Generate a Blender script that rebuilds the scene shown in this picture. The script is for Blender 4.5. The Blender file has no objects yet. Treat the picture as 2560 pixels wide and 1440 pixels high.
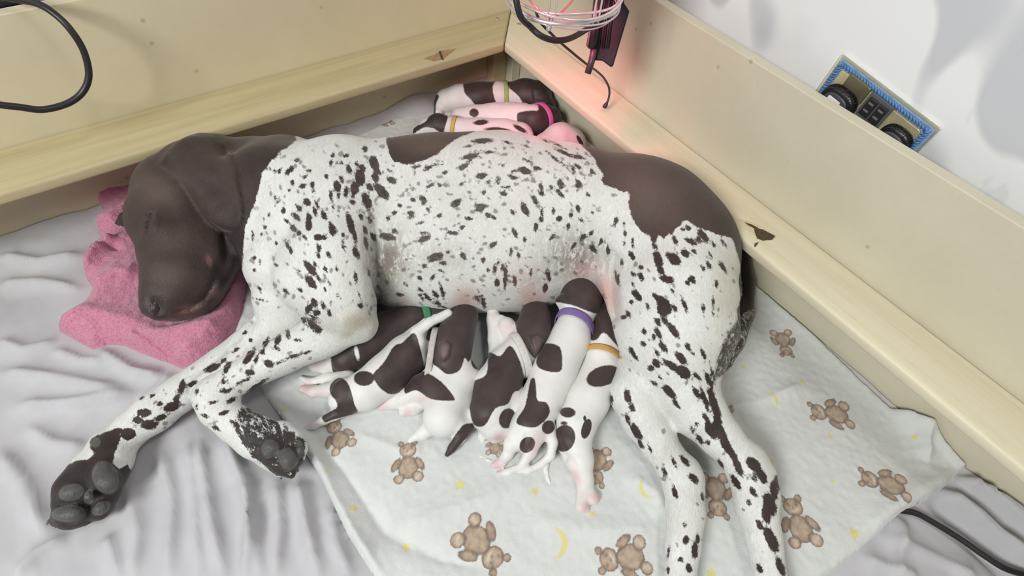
import bpy, bmesh, math, random
import numpy as np
from mathutils import Vector, Matrix

SC = bpy.context.scene
COL = SC.collection
rng = np.random.default_rng(7)

# ------------------------------------------------------------------ camera, world, lights, exposure
F, PITCH, YAW, ROLL = 1450.0, 0.89665, 0.69088, 0.10506      # focal length for a 2560 wide frame
CAM = np.array([-0.67917, -0.9151, 0.71056])
_cy, _sy = math.cos(YAW), math.sin(YAW)
FWD = np.array([_sy * math.cos(PITCH), _cy * math.cos(PITCH), -math.sin(PITCH)])
_r = np.array([_cy, -_sy, 0.0]); _u = np.cross(_r, FWD)
RIGHT = _r * math.cos(ROLL) + _u * math.sin(ROLL)
UP = -_r * math.sin(ROLL) + _u * math.cos(ROLL)
cam_data = bpy.data.cameras.new('camera'); cam = bpy.data.objects.new('camera', cam_data); COL.objects.link(cam)
cam_data.sensor_width = 36.0; cam_data.lens = 36.0 * F / 2560.0; cam_data.clip_start = 0.01
cam.matrix_world = Matrix(((RIGHT[0], UP[0], -FWD[0], CAM[0]), (RIGHT[1], UP[1], -FWD[1], CAM[1]),
                           (RIGHT[2], UP[2], -FWD[2], CAM[2]), (0, 0, 0, 1)))
SC.camera = cam

world = bpy.data.worlds.new('room_light'); SC.world = world; world.use_nodes = True
world.node_tree.nodes['Background'].inputs[0].default_value = (0.93, 0.965, 1.0, 1)
world.node_tree.nodes['Background'].inputs[1].default_value = 0.13


def area(name, loc, target, sx, sy, power, color):
    d = bpy.data.lights.new(name, 'AREA'); d.shape = 'RECTANGLE'; d.size = sx; d.size_y = sy
    d.energy = power; d.color = color
    o = bpy.data.objects.new(name, d); COL.objects.link(o); o.location = loc
    o.rotation_euler = (Vector(target) - Vector(loc)).to_track_quat('-Z', 'Y').to_euler()
    return o


area('window_daylight', (-2.3, -1.25, 1.75), (-0.45, -0.45, 0.0), 0.75, 0.65, 60.0, (0.985, 1.0, 0.975))
area('ceiling_lamp', (-0.2, -1.3, 2.3), (-0.4, -0.5, 0.0), 0.35, 0.35, 9.0, (1.0, 0.96, 0.88))

SC.view_settings.view_transform = 'Standard'; SC.view_settings.look = 'None'
SC.view_settings.gamma = 1.0; SC.view_settings.use_curve_mapping = False
SC.view_settings.exposure = -0.10

# ------------------------------------------------------------------ survey: picture points <-> room points
HT, HR, D1, D2 = 0.325, 0.1589, 0.09789, 0.08276             # panel height, rail height, rail depths
ZS = 0.015                                                    # bedding level


def ray(px, py):
    return FWD * F + RIGHT * (px - 1280.0) - UP * (py - 720.0)


def W(px, py, z):
    d = ray(px, py); return CAM + d * ((z - CAM[2]) / d[2])


def WX(px, py, x):
    d = ray(px, py); return CAM + d * ((x - CAM[0]) / d[0])


def WY(px, py, y):
    d = ray(px, py); return CAM + d * ((y - CAM[1]) / d[1])


def dist(p):
    return float((np.asarray(p) - CAM) @ FWD)


def px_of(P):
    d = np.asarray(P, float) - CAM; z = d @ FWD
    return np.stack([1280 + F * (d @ RIGHT) / z, 720 - F * (d @ UP) / z], -1)


# ------------------------------------------------------------------ small numeric helpers
def _hash(ix, iy, seed):
    h = (ix.astype(np.int64) * 374761393 + iy.astype(np.int64) * 668265263 + seed * 1442695041) & 0x7fffffff
    h = ((h ^ (h >> 13)) * 1274126177) & 0x7fffffff
    return ((h ^ (h >> 16)) & 0xffff) / 65535.0


def vnoise(x, y, seed=0):
    ix = np.floor(x); iy = np.floor(y); fx = x - ix; fy = y - iy
    fx = fx * fx * (3 - 2 * fx); fy = fy * fy * (3 - 2 * fy)
    a = _hash(ix, iy, seed); b = _hash(ix + 1, iy, seed); c = _hash(ix, iy + 1, seed); d = _hash(ix + 1, iy + 1, seed)
    return (a * (1 - fx) + b * fx) * (1 - fy) + (c * (1 - fx) + d * fx) * fy - 0.5


def sstep(a, b, x):
    t = np.clip((x - a) / (b - a), 0, 1); return t * t * (3 - 2 * t)


def poly_sd(P, poly):
    """signed distance of 2D points to a polygon, positive inside"""
    P = np.asarray(P, float); V = np.asarray(poly, float); n = len(V)
    d = np.full(len(P), 1e18); s = np.ones(len(P))
    j = n - 1
    for i in range(n):
        e = V[j] - V[i]; w = P - V[i]
        t = np.clip((w @ e) / max(e @ e, 1e-12), 0, 1)
        b = w - e * t[:, None]
        d = np.minimum(d, (b * b).sum(1))
        c1 = P[:, 1] >= V[i][1]; c2 = P[:, 1] < V[j][1]; c3 = e[0] * w[:, 1] > e[1] * w[:, 0]
        flip = (c1 & c2 & c3) | (~c1 & ~c2 & ~c3)
        s = np.where(flip, -s, s); j = i
    return -s * np.sqrt(d)


def line_d(P, pts):
    P = np.asarray(P, float); d = np.full(len(P), 1e18); T = np.zeros(len(P)); n = len(pts) - 1
    for i in range(n):
        a = np.asarray(pts[i], float); e = np.asarray(pts[i + 1], float) - a; w = P - a
        t = np.clip((w @ e) / max(e @ e, 1e-12), 0, 1); q = ((w - e * t[:, None]) ** 2).sum(1)
        m = q < d; d = np.where(m, q, d); T = np.where(m, (i + t) / n, T)
    return np.sqrt(d), T


def spot_field(P, spots, floor=-25.0):
    out = np.full(len(P), floor)
    for (x, y, a, b, ang) in spots:
        m = np.nonzero((np.abs(P[:, 0] - x) < a * 1.7 + 8) & (np.abs(P[:, 1] - y) < a * 1.7 + 8))[0]
        if not len(m): continue
        q = P[m] - (x, y); c, s = math.cos(math.radians(ang)), math.sin(math.radians(ang))
        uu = (q[:, 0] * c + q[:, 1] * s) / a; vv = (-q[:, 0] * s + q[:, 1] * c) / b
        out[m] = np.maximum(out[m], (1 - np.sqrt(uu * uu + vv * vv)) * b)
    return out


def soft_field(P, blobs):
    out = np.zeros(len(P))
    for (x, y, a, b, ang, st) in blobs:
        q = P - (x, y); c, s = math.cos(math.radians(ang)), math.sin(math.radians(ang))
        uu = (q[:, 0] * c + q[:, 1] * s) / a; vv = (-q[:, 0] * s + q[:, 1] * c) / b
        out = np.maximum(out, st * np.exp(-(uu * uu + vv * vv)))
    return out


# ------------------------------------------------------------------ objects
def link(o, parent=None):
    COL.objects.link(o)
    if parent is not None: o.parent = parent
    return o


def tag(o, label=None, cat=None, group=None, kind=None):
    if label: o['label'] = label
    if cat: o['category'] = cat
    if group: o['group'] = group
    if kind: o['kind'] = kind
    return o


def empty(name, loc=(0, 0, 0)):
    o = bpy.data.objects.new(name, None); o.empty_display_size = 0.02; o.location = loc
    return link(o)


def mesh_obj(name, verts, faces, mat, parent=None, smooth=True, attrs=None):
    """verts in room coordinates; the parent is an Empty without rotation"""
    verts = np.asarray(verts, float)
    if parent is not None:
        base = np.array(parent.location) + (np.array(parent.parent.location) if parent.parent else 0)
        verts = verts - base
    me = bpy.data.meshes.new(name)
    if isinstance(faces, np.ndarray):
        n, k = faces.shape
        me.vertices.add(len(verts)); me.vertices.foreach_set('co', verts.astype(np.float32).ravel())
        me.loops.add(n * k); me.loops.foreach_set('vertex_index', faces.astype(np.int32).ravel())
        me.polygons.add(n); me.polygons.foreach_set('loop_start', np.arange(0, n * k, k, dtype=np.int32))
        me.update(calc_edges=True)
    else:
        me.from_pydata([tuple(v) for v in verts], [], [tuple(f) for f in faces])
    me.polygons.foreach_set('use_smooth', np.full(len(me.polygons), smooth))
    for an, av in (attrs or {}).items():
        at = me.attributes.new(an, 'FLOAT', 'POINT'); at.data.foreach_set('value', np.asarray(av, np.float32))
    if mat is not None: me.materials.append(mat)
    me.update()
    return link(bpy.data.objects.new(name, me), parent)


def bm_obj(name, bm, mat, parent=None, smooth=False):
    if parent is not None:
        base = Vector(parent.location) + (Vector(parent.parent.location) if parent.parent else Vector())
        for v in bm.verts: v.co -= base
    bmesh.ops.recalc_face_normals(bm, faces=bm.faces[:])
    me = bpy.data.meshes.new(name); bm.to_mesh(me); bm.free()
    me.polygons.foreach_set('use_smooth', np.full(len(me.polygons), smooth))
    if mat is not None: me.materials.append(mat)
    return link(bpy.data.objects.new(name, me), parent)


def prism(bm, poly, z0, z1, bevel=0.0, seg=3):
    """upright prism over a plan polygon"""
    b = bmesh.new()
    lo = [b.verts.new((x, y, z0)) for x, y in poly]; hi = [b.verts.new((x, y, z1)) for x, y in poly]
    b.faces.new(lo); b.faces.new(hi)
    n = len(poly)
    for i in range(n): b.faces.new((lo[i], lo[(i + 1) % n], hi[(i + 1) % n], hi[i]))
    bmesh.ops.recalc_face_normals(b, faces=b.faces[:])
    if bevel: bmesh.ops.bevel(b, geom=b.edges[:], offset=bevel, segments=seg, profile=0.5, affect='EDGES')
    me = bpy.data.meshes.new('tmp'); b.to_mesh(me); b.free(); bm.from_mesh(me); bpy.data.meshes.remove(me)


def box(bm, a, b, bevel=0.0, seg=2):
    prism(bm, [(a[0], a[1]), (b[0], a[1]), (b[0], b[1]), (a[0], b[1])], a[2], b[2], bevel, seg)


def frame_prism(bm, O, U, V, N, poly, d0, d1, bevel=0.0, seg=2):
    """prism over polygon (u,v) in the frame O,U,V extruded along N from d0 to d1"""
    b = bmesh.new(); O, U, V, N = map(np.asarray, (O, U, V, N))
    lo = [b.verts.new(O + U * u + V * v + N * d0) for u, v in poly]
    hi = [b.verts.new(O + U * u + V * v + N * d1) for u, v in poly]
    b.faces.new(lo); b.faces.new(hi); n = len(poly)
    for i in range(n): b.faces.new((lo[i], lo[(i + 1) % n], hi[(i + 1) % n], hi[i]))
    bmesh.ops.recalc_face_normals(b, faces=b.faces[:])
    if bevel: bmesh.ops.bevel(b, geom=b.edges[:], offset=bevel, segments=seg, profile=0.5, affect='EDGES')
    me = bpy.data.meshes.new('tmp'); b.to_mesh(me); b.free(); bm.from_mesh(me); bpy.data.meshes.remove(me)


def rrect(u0, v0, u1, v1, r, n=4):
    out = []
    for cx, cy, a0 in ((u1 - r, v0 + r, -90), (u1 - r, v1 - r, 0), (u0 + r, v1 - r, 90), (u0 + r, v0 + r, 180)):
        for i in range(n + 1):
            a = math.radians(a0 + 90 * i / n); out.append((cx + r * math.cos(a), cy + r * math.sin(a)))
    return out


def smooth_path(pts, n=12, closed=False):
    P = [np.asarray(p, float) for p in pts]; out = []; m = len(P)
    for i in range(m if closed else m - 1):
        if closed: p0, p1, p2, p3 = P[i - 1], P[i], P[(i + 1) % m], P[(i + 2) % m]
        else: p0, p1, p2, p3 = P[max(i - 1, 0)], P[i], P[i + 1], P[min(i + 2, m - 1)]
        for t in np.linspace(0, 1, n, endpoint=False):
            out.append(0.5 * ((2 * p1) + (-p0 + p2) * t + (2 * p0 - 5 * p1 + 4 * p2 - p3) * t * t + (-p0 + 3 * p1 - 3 * p2 + p3) * t ** 3))
    if not closed: out.append(P[-1])
    return out


def tube(path, r, sides=10, closed=False):
    """verts, faces of a swept tube; r is a number or one number per point"""
    P = np.asarray(path, float); n = len(P)
    R = np.full(n, r) if np.isscalar(r) else np.asarray(r, float)
    T = np.gradient(P, axis=0)
    if closed: T = np.roll(P, -1, 0) - np.roll(P, 1, 0)
    T /= np.linalg.norm(T, axis=1)[:, None] + 1e-12
    nrm = np.cross(T[0], (0.13, 0.31, 0.94)); nrm /= np.linalg.norm(nrm)
    V = []
    for i in range(n):
        nrm = nrm - T[i] * (nrm @ T[i]); nrm /= np.linalg.norm(nrm); bn = np.cross(T[i], nrm)
        for k in range(sides):
            a = 2 * math.pi * k / sides; V.append(P[i] + R[i] * (math.cos(a) * nrm + math.sin(a) * bn))
    Fc = []
    for i in range(n if closed else n - 1):
        j = (i + 1) % n
        for k in range(sides):
            k2 = (k + 1) % sides; Fc.append((i * sides + k, i * sides + k2, j * sides + k2, j * sides + k))
    if not closed:
        Fc.append(tuple(range(sides))[::-1]); Fc.append(tuple((n - 1) * sides + k for k in range(sides)))
    return V, Fc


def merge(*parts):
    V, Fc = [], []
    for v, f in parts:
        o = len(V); V += list(v); Fc += [tuple(i + o for i in q) for q in f]
    return V, Fc


def lathe(C, A, prof, sides=32):
    """profile [(radius, height)] turned about axis A at C"""
    C = np.asarray(C, float); A = np.asarray(A, float) / np.linalg.norm(A)
    e = np.cross(A, (0.3, 0.9, 0.1)); e /= np.linalg.norm(e); g = np.cross(A, e); V, Fc = [], []
    for r, h in prof:
        for k in range(sides):
            a = 2 * math.pi * k / sides; V.append(C + A * h + r * (math.cos(a) * e + math.sin(a) * g))
    for i in range(len(prof) - 1):
        for k in range(sides):
            k2 = (k + 1) % sides; Fc.append((i * sides + k, i * sides + k2, (i + 1) * sides + k2, (i + 1) * sides + k))
    return V, Fc


# ------------------------------------------------------------------ signed distance bodies
class Body:
    """a continuous surface grown from blended tapered limbs, meshed with surface nets"""
    def __init__(self, h, zf, relax=1):
        self.h, self.zf, self.ops, self.relax = h, zf, [], relax

    def pt(self, s):
        px, py, rp = s[0], s[1], s[2]; z = s[3] if len(s) > 3 else None
        if z is None:
            z = self.zf + 0.03
            for _ in range(6):
                p = W(px, py, z); r = rp * dist(p) / F; z = self.zf + r * 0.97
        p = W(px, py, z); return p, rp * dist(p) / F

    def chain(self, pts, k=0.012):
        q = [self.pt(s) for s in pts]
        if len(q) == 1: q = q * 2
        self.ops.append(('limb', [(a, b, ra, rb) for (a, ra), (b, rb) in zip(q[:-1], q[1:])], k))
        return self

    def ball(self, px, py, rp, z=None, k=0.01): return self.chain([(px, py, rp, z)] if z is not None else [(px, py, rp)], k)

    def carve(self, pts, k=0.004):
        q = [self.pt(s) for s in pts]
        self.ops.append(('cut', [(a, b, ra, rb) for (a, ra), (b, rb) in zip(q[:-1], q[1:])], k)); return self

    def flap(self, poly, t, soft=4.0, edge=None):
        """a skin fold lying on the surface inside the outline (seen side only)"""
        self.ops.append(('flap', poly, t, soft)); return self

    def groove(self, pts, w, depth):
        self.ops.append(('groove', pts, w, depth)); return self

    def build(self):
        lo = np.full(3, 1e9); hi = -lo
        for o in self.ops:
            if o[0] == 'limb':
                for a, b, ra, rb in o[1]:
                    for p, r in ((a, ra), (b, rb)): lo = np.minimum(lo, p - r); hi = np.maximum(hi, p + r)
        lo -= 0.016; hi += 0.016; h = self.h
        n = np.ceil((hi - lo) / h).astype(int) + 1
        ax = [lo[i] + h * np.arange(n[i]) for i in range(3)]
        D = np.full(n, 0.06)
        for o in self.ops:
            if o[0] in ('limb', 'cut'):
                segs, k = o[1], o[2]; R = max(max(q[2], q[3]) for q in segs)
                pad = R + max(k, 0.01) + 3 * h + (0.03 if o[0] == 'limb' else 0)
                l = np.min([np.minimum(q[0], q[1]) for q in segs], 0) - pad; u = np.max([np.maximum(q[0], q[1]) for q in segs], 0) + pad
                i0 = np.clip(((l - lo) / h).astype(int), 0, n - 1); i1 = np.clip(((u - lo) / h).astype(int) + 2, 1, n)
                sl = tuple(slice(i0[i], i1[i]) for i in range(3))
                x = ax[0][sl[0]][:, None, None]; y = ax[1][sl[1]][None, :, None]; z = ax[2][sl[2]][None, None, :]
                d = None
                for a, b, ra, rb in segs:
                    e = b - a; L = max(e @ e, 1e-12)
                    t = np.clip(((x - a[0]) * e[0] + (y - a[1]) * e[1] + (z - a[2]) * e[2]) / L, 0, 1)
                    dd = np.sqrt((x - a[0] - e[0] * t) ** 2 + (y - a[1] - e[1] * t) ** 2 + (z - a[2] - e[2] * t) ** 2) - (ra + (rb - ra) * (t * t * (3 - 2 * t)))
                    if d is None: d = dd
                    else:
                        q = np.maximum(0.005 - np.abs(d - dd), 0) / 0.005; d = np.minimum(d, dd) - q * q * 0.0008
                S = D[sl]
                if o[0] == 'limb':
                    q = np.maximum(k - np.abs(S - d), 0) / k; D[sl] = np.minimum(S, d) - q * q * k * 0.25
                else:
                    d = -d; q = np.maximum(k - np.abs(S - d), 0) / k; D[sl] = np.maximum(S, d) + q * q * k * 0.25
            elif o[0] in ('flap', 'groove'):
                I = np.nonzero(np.abs(D) < 0.02); P = np.stack([ax[i][I[i]] for i in range(3)], 1)
                px = px_of(P)
                if o[0] == 'flap':
                    sd = poly_sd(px, o[1]); w = sstep(-o[3], o[3], sd) * o[2]
                    near = np.abs(sd) < 200
                else:
                    dd, _ = line_d(px, o[1]); w = -o[3] * np.exp(-(dd / o[2]) ** 2); near = dd < o[2] * 3
                # seen side: gradient of the distance turned to the lens
                g = np.zeros_like(P); 
                for c in range(3):
                    J = [I[0], I[1], I[2]]; Jp = list(J); Jm = list(J)
                    Jp[c] = np.minimum(J[c] + 1, n[c] - 1); Jm[c] = np.maximum(J[c] - 1, 0)
                    g[:, c] = D[tuple(Jp)] - D[tuple(Jm)]
                g /= np.linalg.norm(g, axis=1)[:, None] + 1e-9
                v = CAM - P; v /= np.linalg.norm(v, axis=1)[:, None]
                face = sstep(-0.25, 0.15, (g * v).sum(1))
                D[I] = D[I] - w * face * near
        self.D, self.lo, self.ax, self.n = D, lo, ax, n
        return self

    def sample(self, P):
        q = (np.asarray(P) - self.lo) / self.h; i = np.clip(q.astype(int), 0, self.n - 2); f = np.clip(q - i, 0, 1); o = 0
        for a in (0, 1):
            for b in (0, 1):
                for c in (0, 1):
                    w = (f[:, 0] if a else 1 - f[:, 0]) * (f[:, 1] if b else 1 - f[:, 1]) * (f[:, 2] if c else 1 - f[:, 2])
                    o = o + w * self.D[i[:, 0] + a, i[:, 1] + b, i[:, 2] + c]
        return o

    def mesh(self, floor=None):
        D, n, h = self.D, self.n, self.h
        S = D < 0
        cnt = np.zeros(n - 1, int)
        cor = [(a, b, c) for a in (0, 1) for b in (0, 1) for c in (0, 1)]
        for a, b, c in cor: cnt += S[a:n[0] - 1 + a, b:n[1] - 1 + b, c:n[2] - 1 + c]
        act = np.nonzero((cnt > 0) & (cnt < 8)); N = len(act[0])
        idx = np.full(n - 1, -1); idx[act] = np.arange(N)
        val = np.stack([D[act[0] + a, act[1] + b, act[2] + c] for a, b, c in cor], 1)
        acc = np.zeros((N, 3)); m = np.zeros(N)
        for i in range(8):
            for j in range(i + 1, 8):
                if sum(abs(np.subtract(cor[i], cor[j]))) != 1: continue
                va, vb = val[:, i], val[:, j]; x = (va < 0) != (vb < 0); t = np.where(x, va / (va - vb + 1e-20), 0)
                p = np.array(cor[i])[None] + t[:, None] * (np.array(cor[j]) - np.array(cor[i]))[None]
                acc += p * x[:, None]; m += x
        V = self.lo + h * (np.stack(act, 1) + acc / m[:, None])
        faces = []
        for axn in range(3):
            o1, o2 = [(1, 2), (2, 0), (0, 1)][axn]
            sl0 = [slice(None)] * 3; sl1 = [slice(None)] * 3
            sl0[axn] = slice(0, n[axn] - 1); sl1[axn] = slice(1, n[axn])
            A, B = S[tuple(sl0)], S[tuple(sl1)]
            E = np.nonzero(A != B); E = np.stack(E, 1)
            ok = (E[:, o1] > 0) & (E[:, o2] > 0) & (E[:, o1] < n[o1] - 1) & (E[:, o2] < n[o2] - 1); E = E[ok]
            sgn = A[tuple(E.T)]
            def cell(d1, d2):
                Q = E.copy(); Q[:, o1] += d1; Q[:, o2] += d2; return idx[tuple(Q.T)]
            q = np.stack([cell(-1, -1), cell(0, -1), cell(0, 0), cell(-1, 0)], 1)
            q = np.where(sgn[:, None], q, q[:, ::-1]); faces.append(q)
        Fq = np.concatenate(faces)
        # one relaxing pass
        for _ in range(self.relax):
            s = np.zeros_like(V); c = np.zeros(len(V))
            for a in range(4):
                b = (a + 1) % 4
                np.add.at(s, Fq[:, a], V[Fq[:, b]]); np.add.at(c, Fq[:, a], 1)
                np.add.at(s, Fq[:, b], V[Fq[:, a]]); np.add.at(c, Fq[:, b], 1)
            V = V * 0.45 + 0.55 * s / np.maximum(c, 1)[:, None]
        if floor is not None: V[:, 2] = np.maximum(V[:, 2], floor)
        return V, Fq


# ------------------------------------------------------------------ materials
class M:
    def __init__(self, name, rough=0.6):
        self.m = bpy.data.materials.new(name); self.m.use_nodes = True; self.t = self.m.node_tree
        self.b = self.t.nodes['Principled BSDF']; self.b.inputs['Roughness'].default_value = rough
        self._tc = None

    def n(self, kind, **kw):
        x = self.t.nodes.new(kind)
        for k, v in kw.items(): setattr(x, k, v)
        return x

    def l(self, a, b): self.t.links.new(a, b)

    def coord(self, scale=(1, 1, 1), rot=(0, 0, 0)):
        if self._tc is None: self._tc = self.n('ShaderNodeTexCoord')
        mp = self.n('ShaderNodeMapping'); mp.inputs['Scale'].default_value = scale; mp.inputs['Rotation'].default_value = rot
        self.l(self._tc.outputs['Object'], mp.inputs['Vector']); return mp.outputs[0]

    def noise(self, scale, detail=3, rough=0.6, vec=None, dist=0.0):
        x = self.n('ShaderNodeTexNoise'); x.inputs['Scale'].default_value = scale; x.inputs['Detail'].default_value = detail
        x.inputs['Roughness'].default_value = rough; x.inputs['Distortion'].default_value = dist
        self.l(vec if vec is not None else self.coord(), x.inputs['Vector']); return x.outputs['Fac']

    def ramp(self, fac, stops):
        x = self.n('ShaderNodeValToRGB'); e = x.color_ramp.elements
        while len(e) < len(stops): e.new(0.5)
        for el, (p, c) in zip(e, stops): el.position = p; el.color = c if len(c) == 4 else (*c, 1)
        self.l(fac, x.inputs[0]); return x.outputs[0]

    def math(self, op, a, b=None, c=None):
        x = self.n('ShaderNodeMath', operation=op)
        for i, v in enumerate((a, b, c)):
            if v is None: continue
            if isinstance(v, (int, float)): x.inputs[i].default_value = v
            else: self.l(v, x.inputs[i])
        return x.outputs[0]

    def step(self, v, a, b):
        x = self.n('ShaderNodeMapRange', interpolation_type='SMOOTHSTEP')
        x.inputs['From Min'].default_value = a; x.inputs['From Max'].default_value = b
        self.l(v, x.inputs['Value']); return x.outputs[0]

    def mix(self, fac, a, b, blend='MIX'):
        x = self.n('ShaderNodeMix', data_type='RGBA', blend_type=blend)
        for i, v in ((0, fac), (6, a), (7, b)):
            if isinstance(v, (int, float)): x.inputs[i].default_value = v
            elif isinstance(v, tuple): x.inputs[i].default_value = (*v, 1)
            else: self.l(v, x.inputs[i])
        return x.outputs[2]

    def attr(self, name): return self.n('ShaderNodeAttribute', attribute_name=name).outputs['Fac']

    def color(self, c):
        if isinstance(c, tuple): self.b.inputs['Base Color'].default_value = (*c, 1)
        else: self.l(c, self.b.inputs['Base Color'])
        return self

    def bump(self, h, strength=0.3, distance=0.002):
        x = self.n('ShaderNodeBump'); x.inputs['Strength'].default_value = strength; x.inputs['Distance'].default_value = distance
        self.l(h, x.inputs['Height']); self.l(x.outputs[0], self.b.inputs['Normal']); return self

    def set(self, **kw):
        for k, v in kw.items():
            s = self.b.inputs[k]
            if isinstance(v, (int, float)): s.default_value = v
            elif isinstance(v, tuple): s.default_value = (*v, 1) if len(v) == 3 and len(s.default_value) == 4 else v
            else: self.l(v, s)
        return self


def plain(name, c, rough=0.5, metal=0.0, var=0.12, scale=40.0, **kw):
    m = M(name, rough); f = m.noise(scale)
    d = tuple(x * (1 - var) for x in c); e = tuple(min(1, x * (1 + var)) for x in c)
    m.color(m.ramp(f, [(0.3, d), (0.7, e)])); m.set(Metallic=metal, **kw); return m.m


# wooden panels
def board_material(name, base, dark, dirt=True):
    m = M(name, 0.55); f = m.noise(6, 5, 0.7); g = m.noise(160, 3, 0.7)
    c = m.ramp(f, [(0.3, dark), (0.72, base)])
    c = m.mix(m.step(g, 0.62, 0.74), c, tuple(x * 0.86 for x in base))
    if dirt:
        v = m.n('ShaderNodeTexVoronoi', feature='F1'); v.inputs['Scale'].default_value = 17; m.l(m.coord(), v.inputs['Vector'])
        c = m.mix(m.math('MULTIPLY', m.step(v.outputs['Distance'], 0.075, 0.03), 0.55), c, tuple(x * 0.5 for x in dark))
    m.color(c); m.bump(g, 0.08, 0.0005); return m.m


def pine_material(name, along, base, dark):
    m = M(name, 0.5); sc = (1.2, 30, 30) if along == 'x' else (30, 1.2, 30)
    w = m.noise(2.2, 5, 0.65, m.coord(sc), 0.4); fine = m.noise(14, 3, 0.6, m.coord(sc))
    c = m.ramp(w, [(0.28, dark), (0.5, base), (0.75, tuple(min(1, x * 1.08) for x in base))])
    c = m.mix(m.step(fine, 0.60, 0.75), c, tuple(x * 0.85 for x in base))
    m.color(c); m.bump(w, 0.06, 0.0006); return m.m


MDF_BACK = board_material('back_board', (0.66, 0.585, 0.41), (0.60, 0.53, 0.36))
MDF_SIDE = board_material('side_board', (0.645, 0.60, 0.465), (0.58, 0.535, 0.405))
PINE_BACK = pine_material('pine_back', 'x', (0.50, 0.425, 0.25), (0.42, 0.35, 0.185))
PINE_SIDE = pine_material('pine_side', 'y', (0.67, 0.61, 0.45), (0.61, 0.55, 0.39))
PINE_POST = pine_material('pine_post', 'x', (0.56, 0.49, 0.30), (0.45, 0.37, 0.20))
STEEL = plain('steel', (0.55, 0.53, 0.5), 0.3, 1.0)
BLACK = plain('black_plastic', (0.012, 0.011, 0.013), 0.35)
BLACK_RUBBER = plain('black_rubber', (0.016, 0.013, 0.015), 0.42)

# ------------------------------------------------------------------ the room
XW, YW = 0.062, 0.075                                          # planes of the two walls behind the box


def wall_material(name, base, swirl, amount):
    m = M(name, 0.5)
    a = m.noise(2.3, 2, 0.5, m.coord((1, 1, 1)), 1.8); b = m.noise(6.5, 3, 0.5, m.coord((1, 1.2, 0.7)), 1.2)
    band = m.math('ABSOLUTE', m.math('SUBTRACT', a, 0.5))
    c = m.mix(m.math('MULTIPLY', m.step(band, 0.075, 0.045), amount), base, swirl)
    c = m.mix(m.math('MULTIPLY', m.step(b, 0.60, 0.64), amount * 0.35), c, swirl)
    m.color(c); return m.m


WALL_R = wall_material('marbled_wall_white', (0.82, 0.82, 0.82), (0.52, 0.525, 0.56), 0.8)
WALL_B = wall_material('marbled_wall_blue', (0.56, 0.575, 0.62), (0.46, 0.47, 0.53), 0.5)
bm = bmesh.new(); box(bm, (XW, -3.2, -0.02), (XW + 0.1, YW, 1.9))
tag(bm_obj('wall_right', bm, WALL_R), 'white marbled wall behind the side of the whelping box', kind='structure')
bm = bmesh.new(); box(bm, (-3.2, YW, -0.02), (XW + 0.1, YW + 0.1, 1.9))
tag(bm_obj('wall_back', bm, WALL_B), 'pale blue grey wall behind the back of the whelping box', kind='structure')
bm = bmesh.new(); box(bm, (-3.2, -3.2, -0.06), (XW, YW, -0.02))
tag(bm_obj('floor', bm, plain('floor_grey', (0.32, 0.30, 0.28), 0.6)), 'plain floor under the box', kind='structure')

# ------------------------------------------------------------------ whelping box
BOX = tag(empty('whelping_box', (0, 0, 0)), 'pale wooden whelping box with a pine pig rail inside its corner walls', 'whelping box')
PT = 0.018
bm = bmesh.new(); box(bm, (-1.5, 0.0, -0.02), (-0.0005, PT, HT), 0.0012)
bm_obj('back_panel', bm, MDF_BACK, BOX)
bm = bmesh.new(); box(bm, (0.0005, -1.5, -0.02), (PT, PT, HT), 0.0012)
bm_obj('side_panel', bm, MDF_SIDE, BOX)
bm = bmesh.new(); box(bm, (-1.5, 0.0, -0.02), (-0.0005, -1.36, -0.001))
bm_obj('base_board', bm, MDF_BACK, BOX)
RT = 0.019
g = 0.0011
bm = bmesh.new()
prism(bm, [(-1.5, -0.0004), (-g, -0.0004), (-D2 - g * 0.6, -D1), (-1.5, -D1)], HR - RT, HR, 0.0045, 3)
bm_obj('back_rail', bm, PINE_BACK, BOX, True)
bm = bmesh.new()
prism(bm, [(-0.0004, -1.5), (-D2, -1.5), (-D2, -D1 - g * 0.9), (-0.0004, -g)], HR - RT, HR, 0.0055, 3)
bm_obj('side_rail', bm, PINE_SIDE, BOX, True)
bm = bmesh.new(); box(bm, (-0.052, -0.024, 0.0), (-0.001, -0.001, HR - RT - 0.0005), 0.0015)
bm_obj('corner_post', bm, PINE_POST, BOX)
bm = bmesh.new(); box(bm, (-0.021, -0.046, 0.0), (-0.001, -0.0255, HR - RT - 0.0005), 0.0015)
bm_obj('corner_post', bm, MDF_SIDE, BOX)
for px, py in ((1244, 47), (1298, 60)):
    p = W(px, py, HR)
    V, Fc = lathe(p + (0, 0, -0.0005), (0, 0, 1), [(0.0, 0.0012), (0.0018, 0.0011), (0.0036, 0.0013), (0.0042, 0.0004), (0.0043, -0.0005)], 16)
    mesh_obj('screw', V, Fc, STEEL, BOX)


def rail_mark(name, px_poly, mat, z=HR, t=0.0004):
    bm_ = bmesh.new(); prism(bm_, [tuple(W(x, y, z)[:2]) for x, y in px_poly], z - 0.0006, z + t)
    return bm_obj(name, bm_, mat, BOX)


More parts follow.
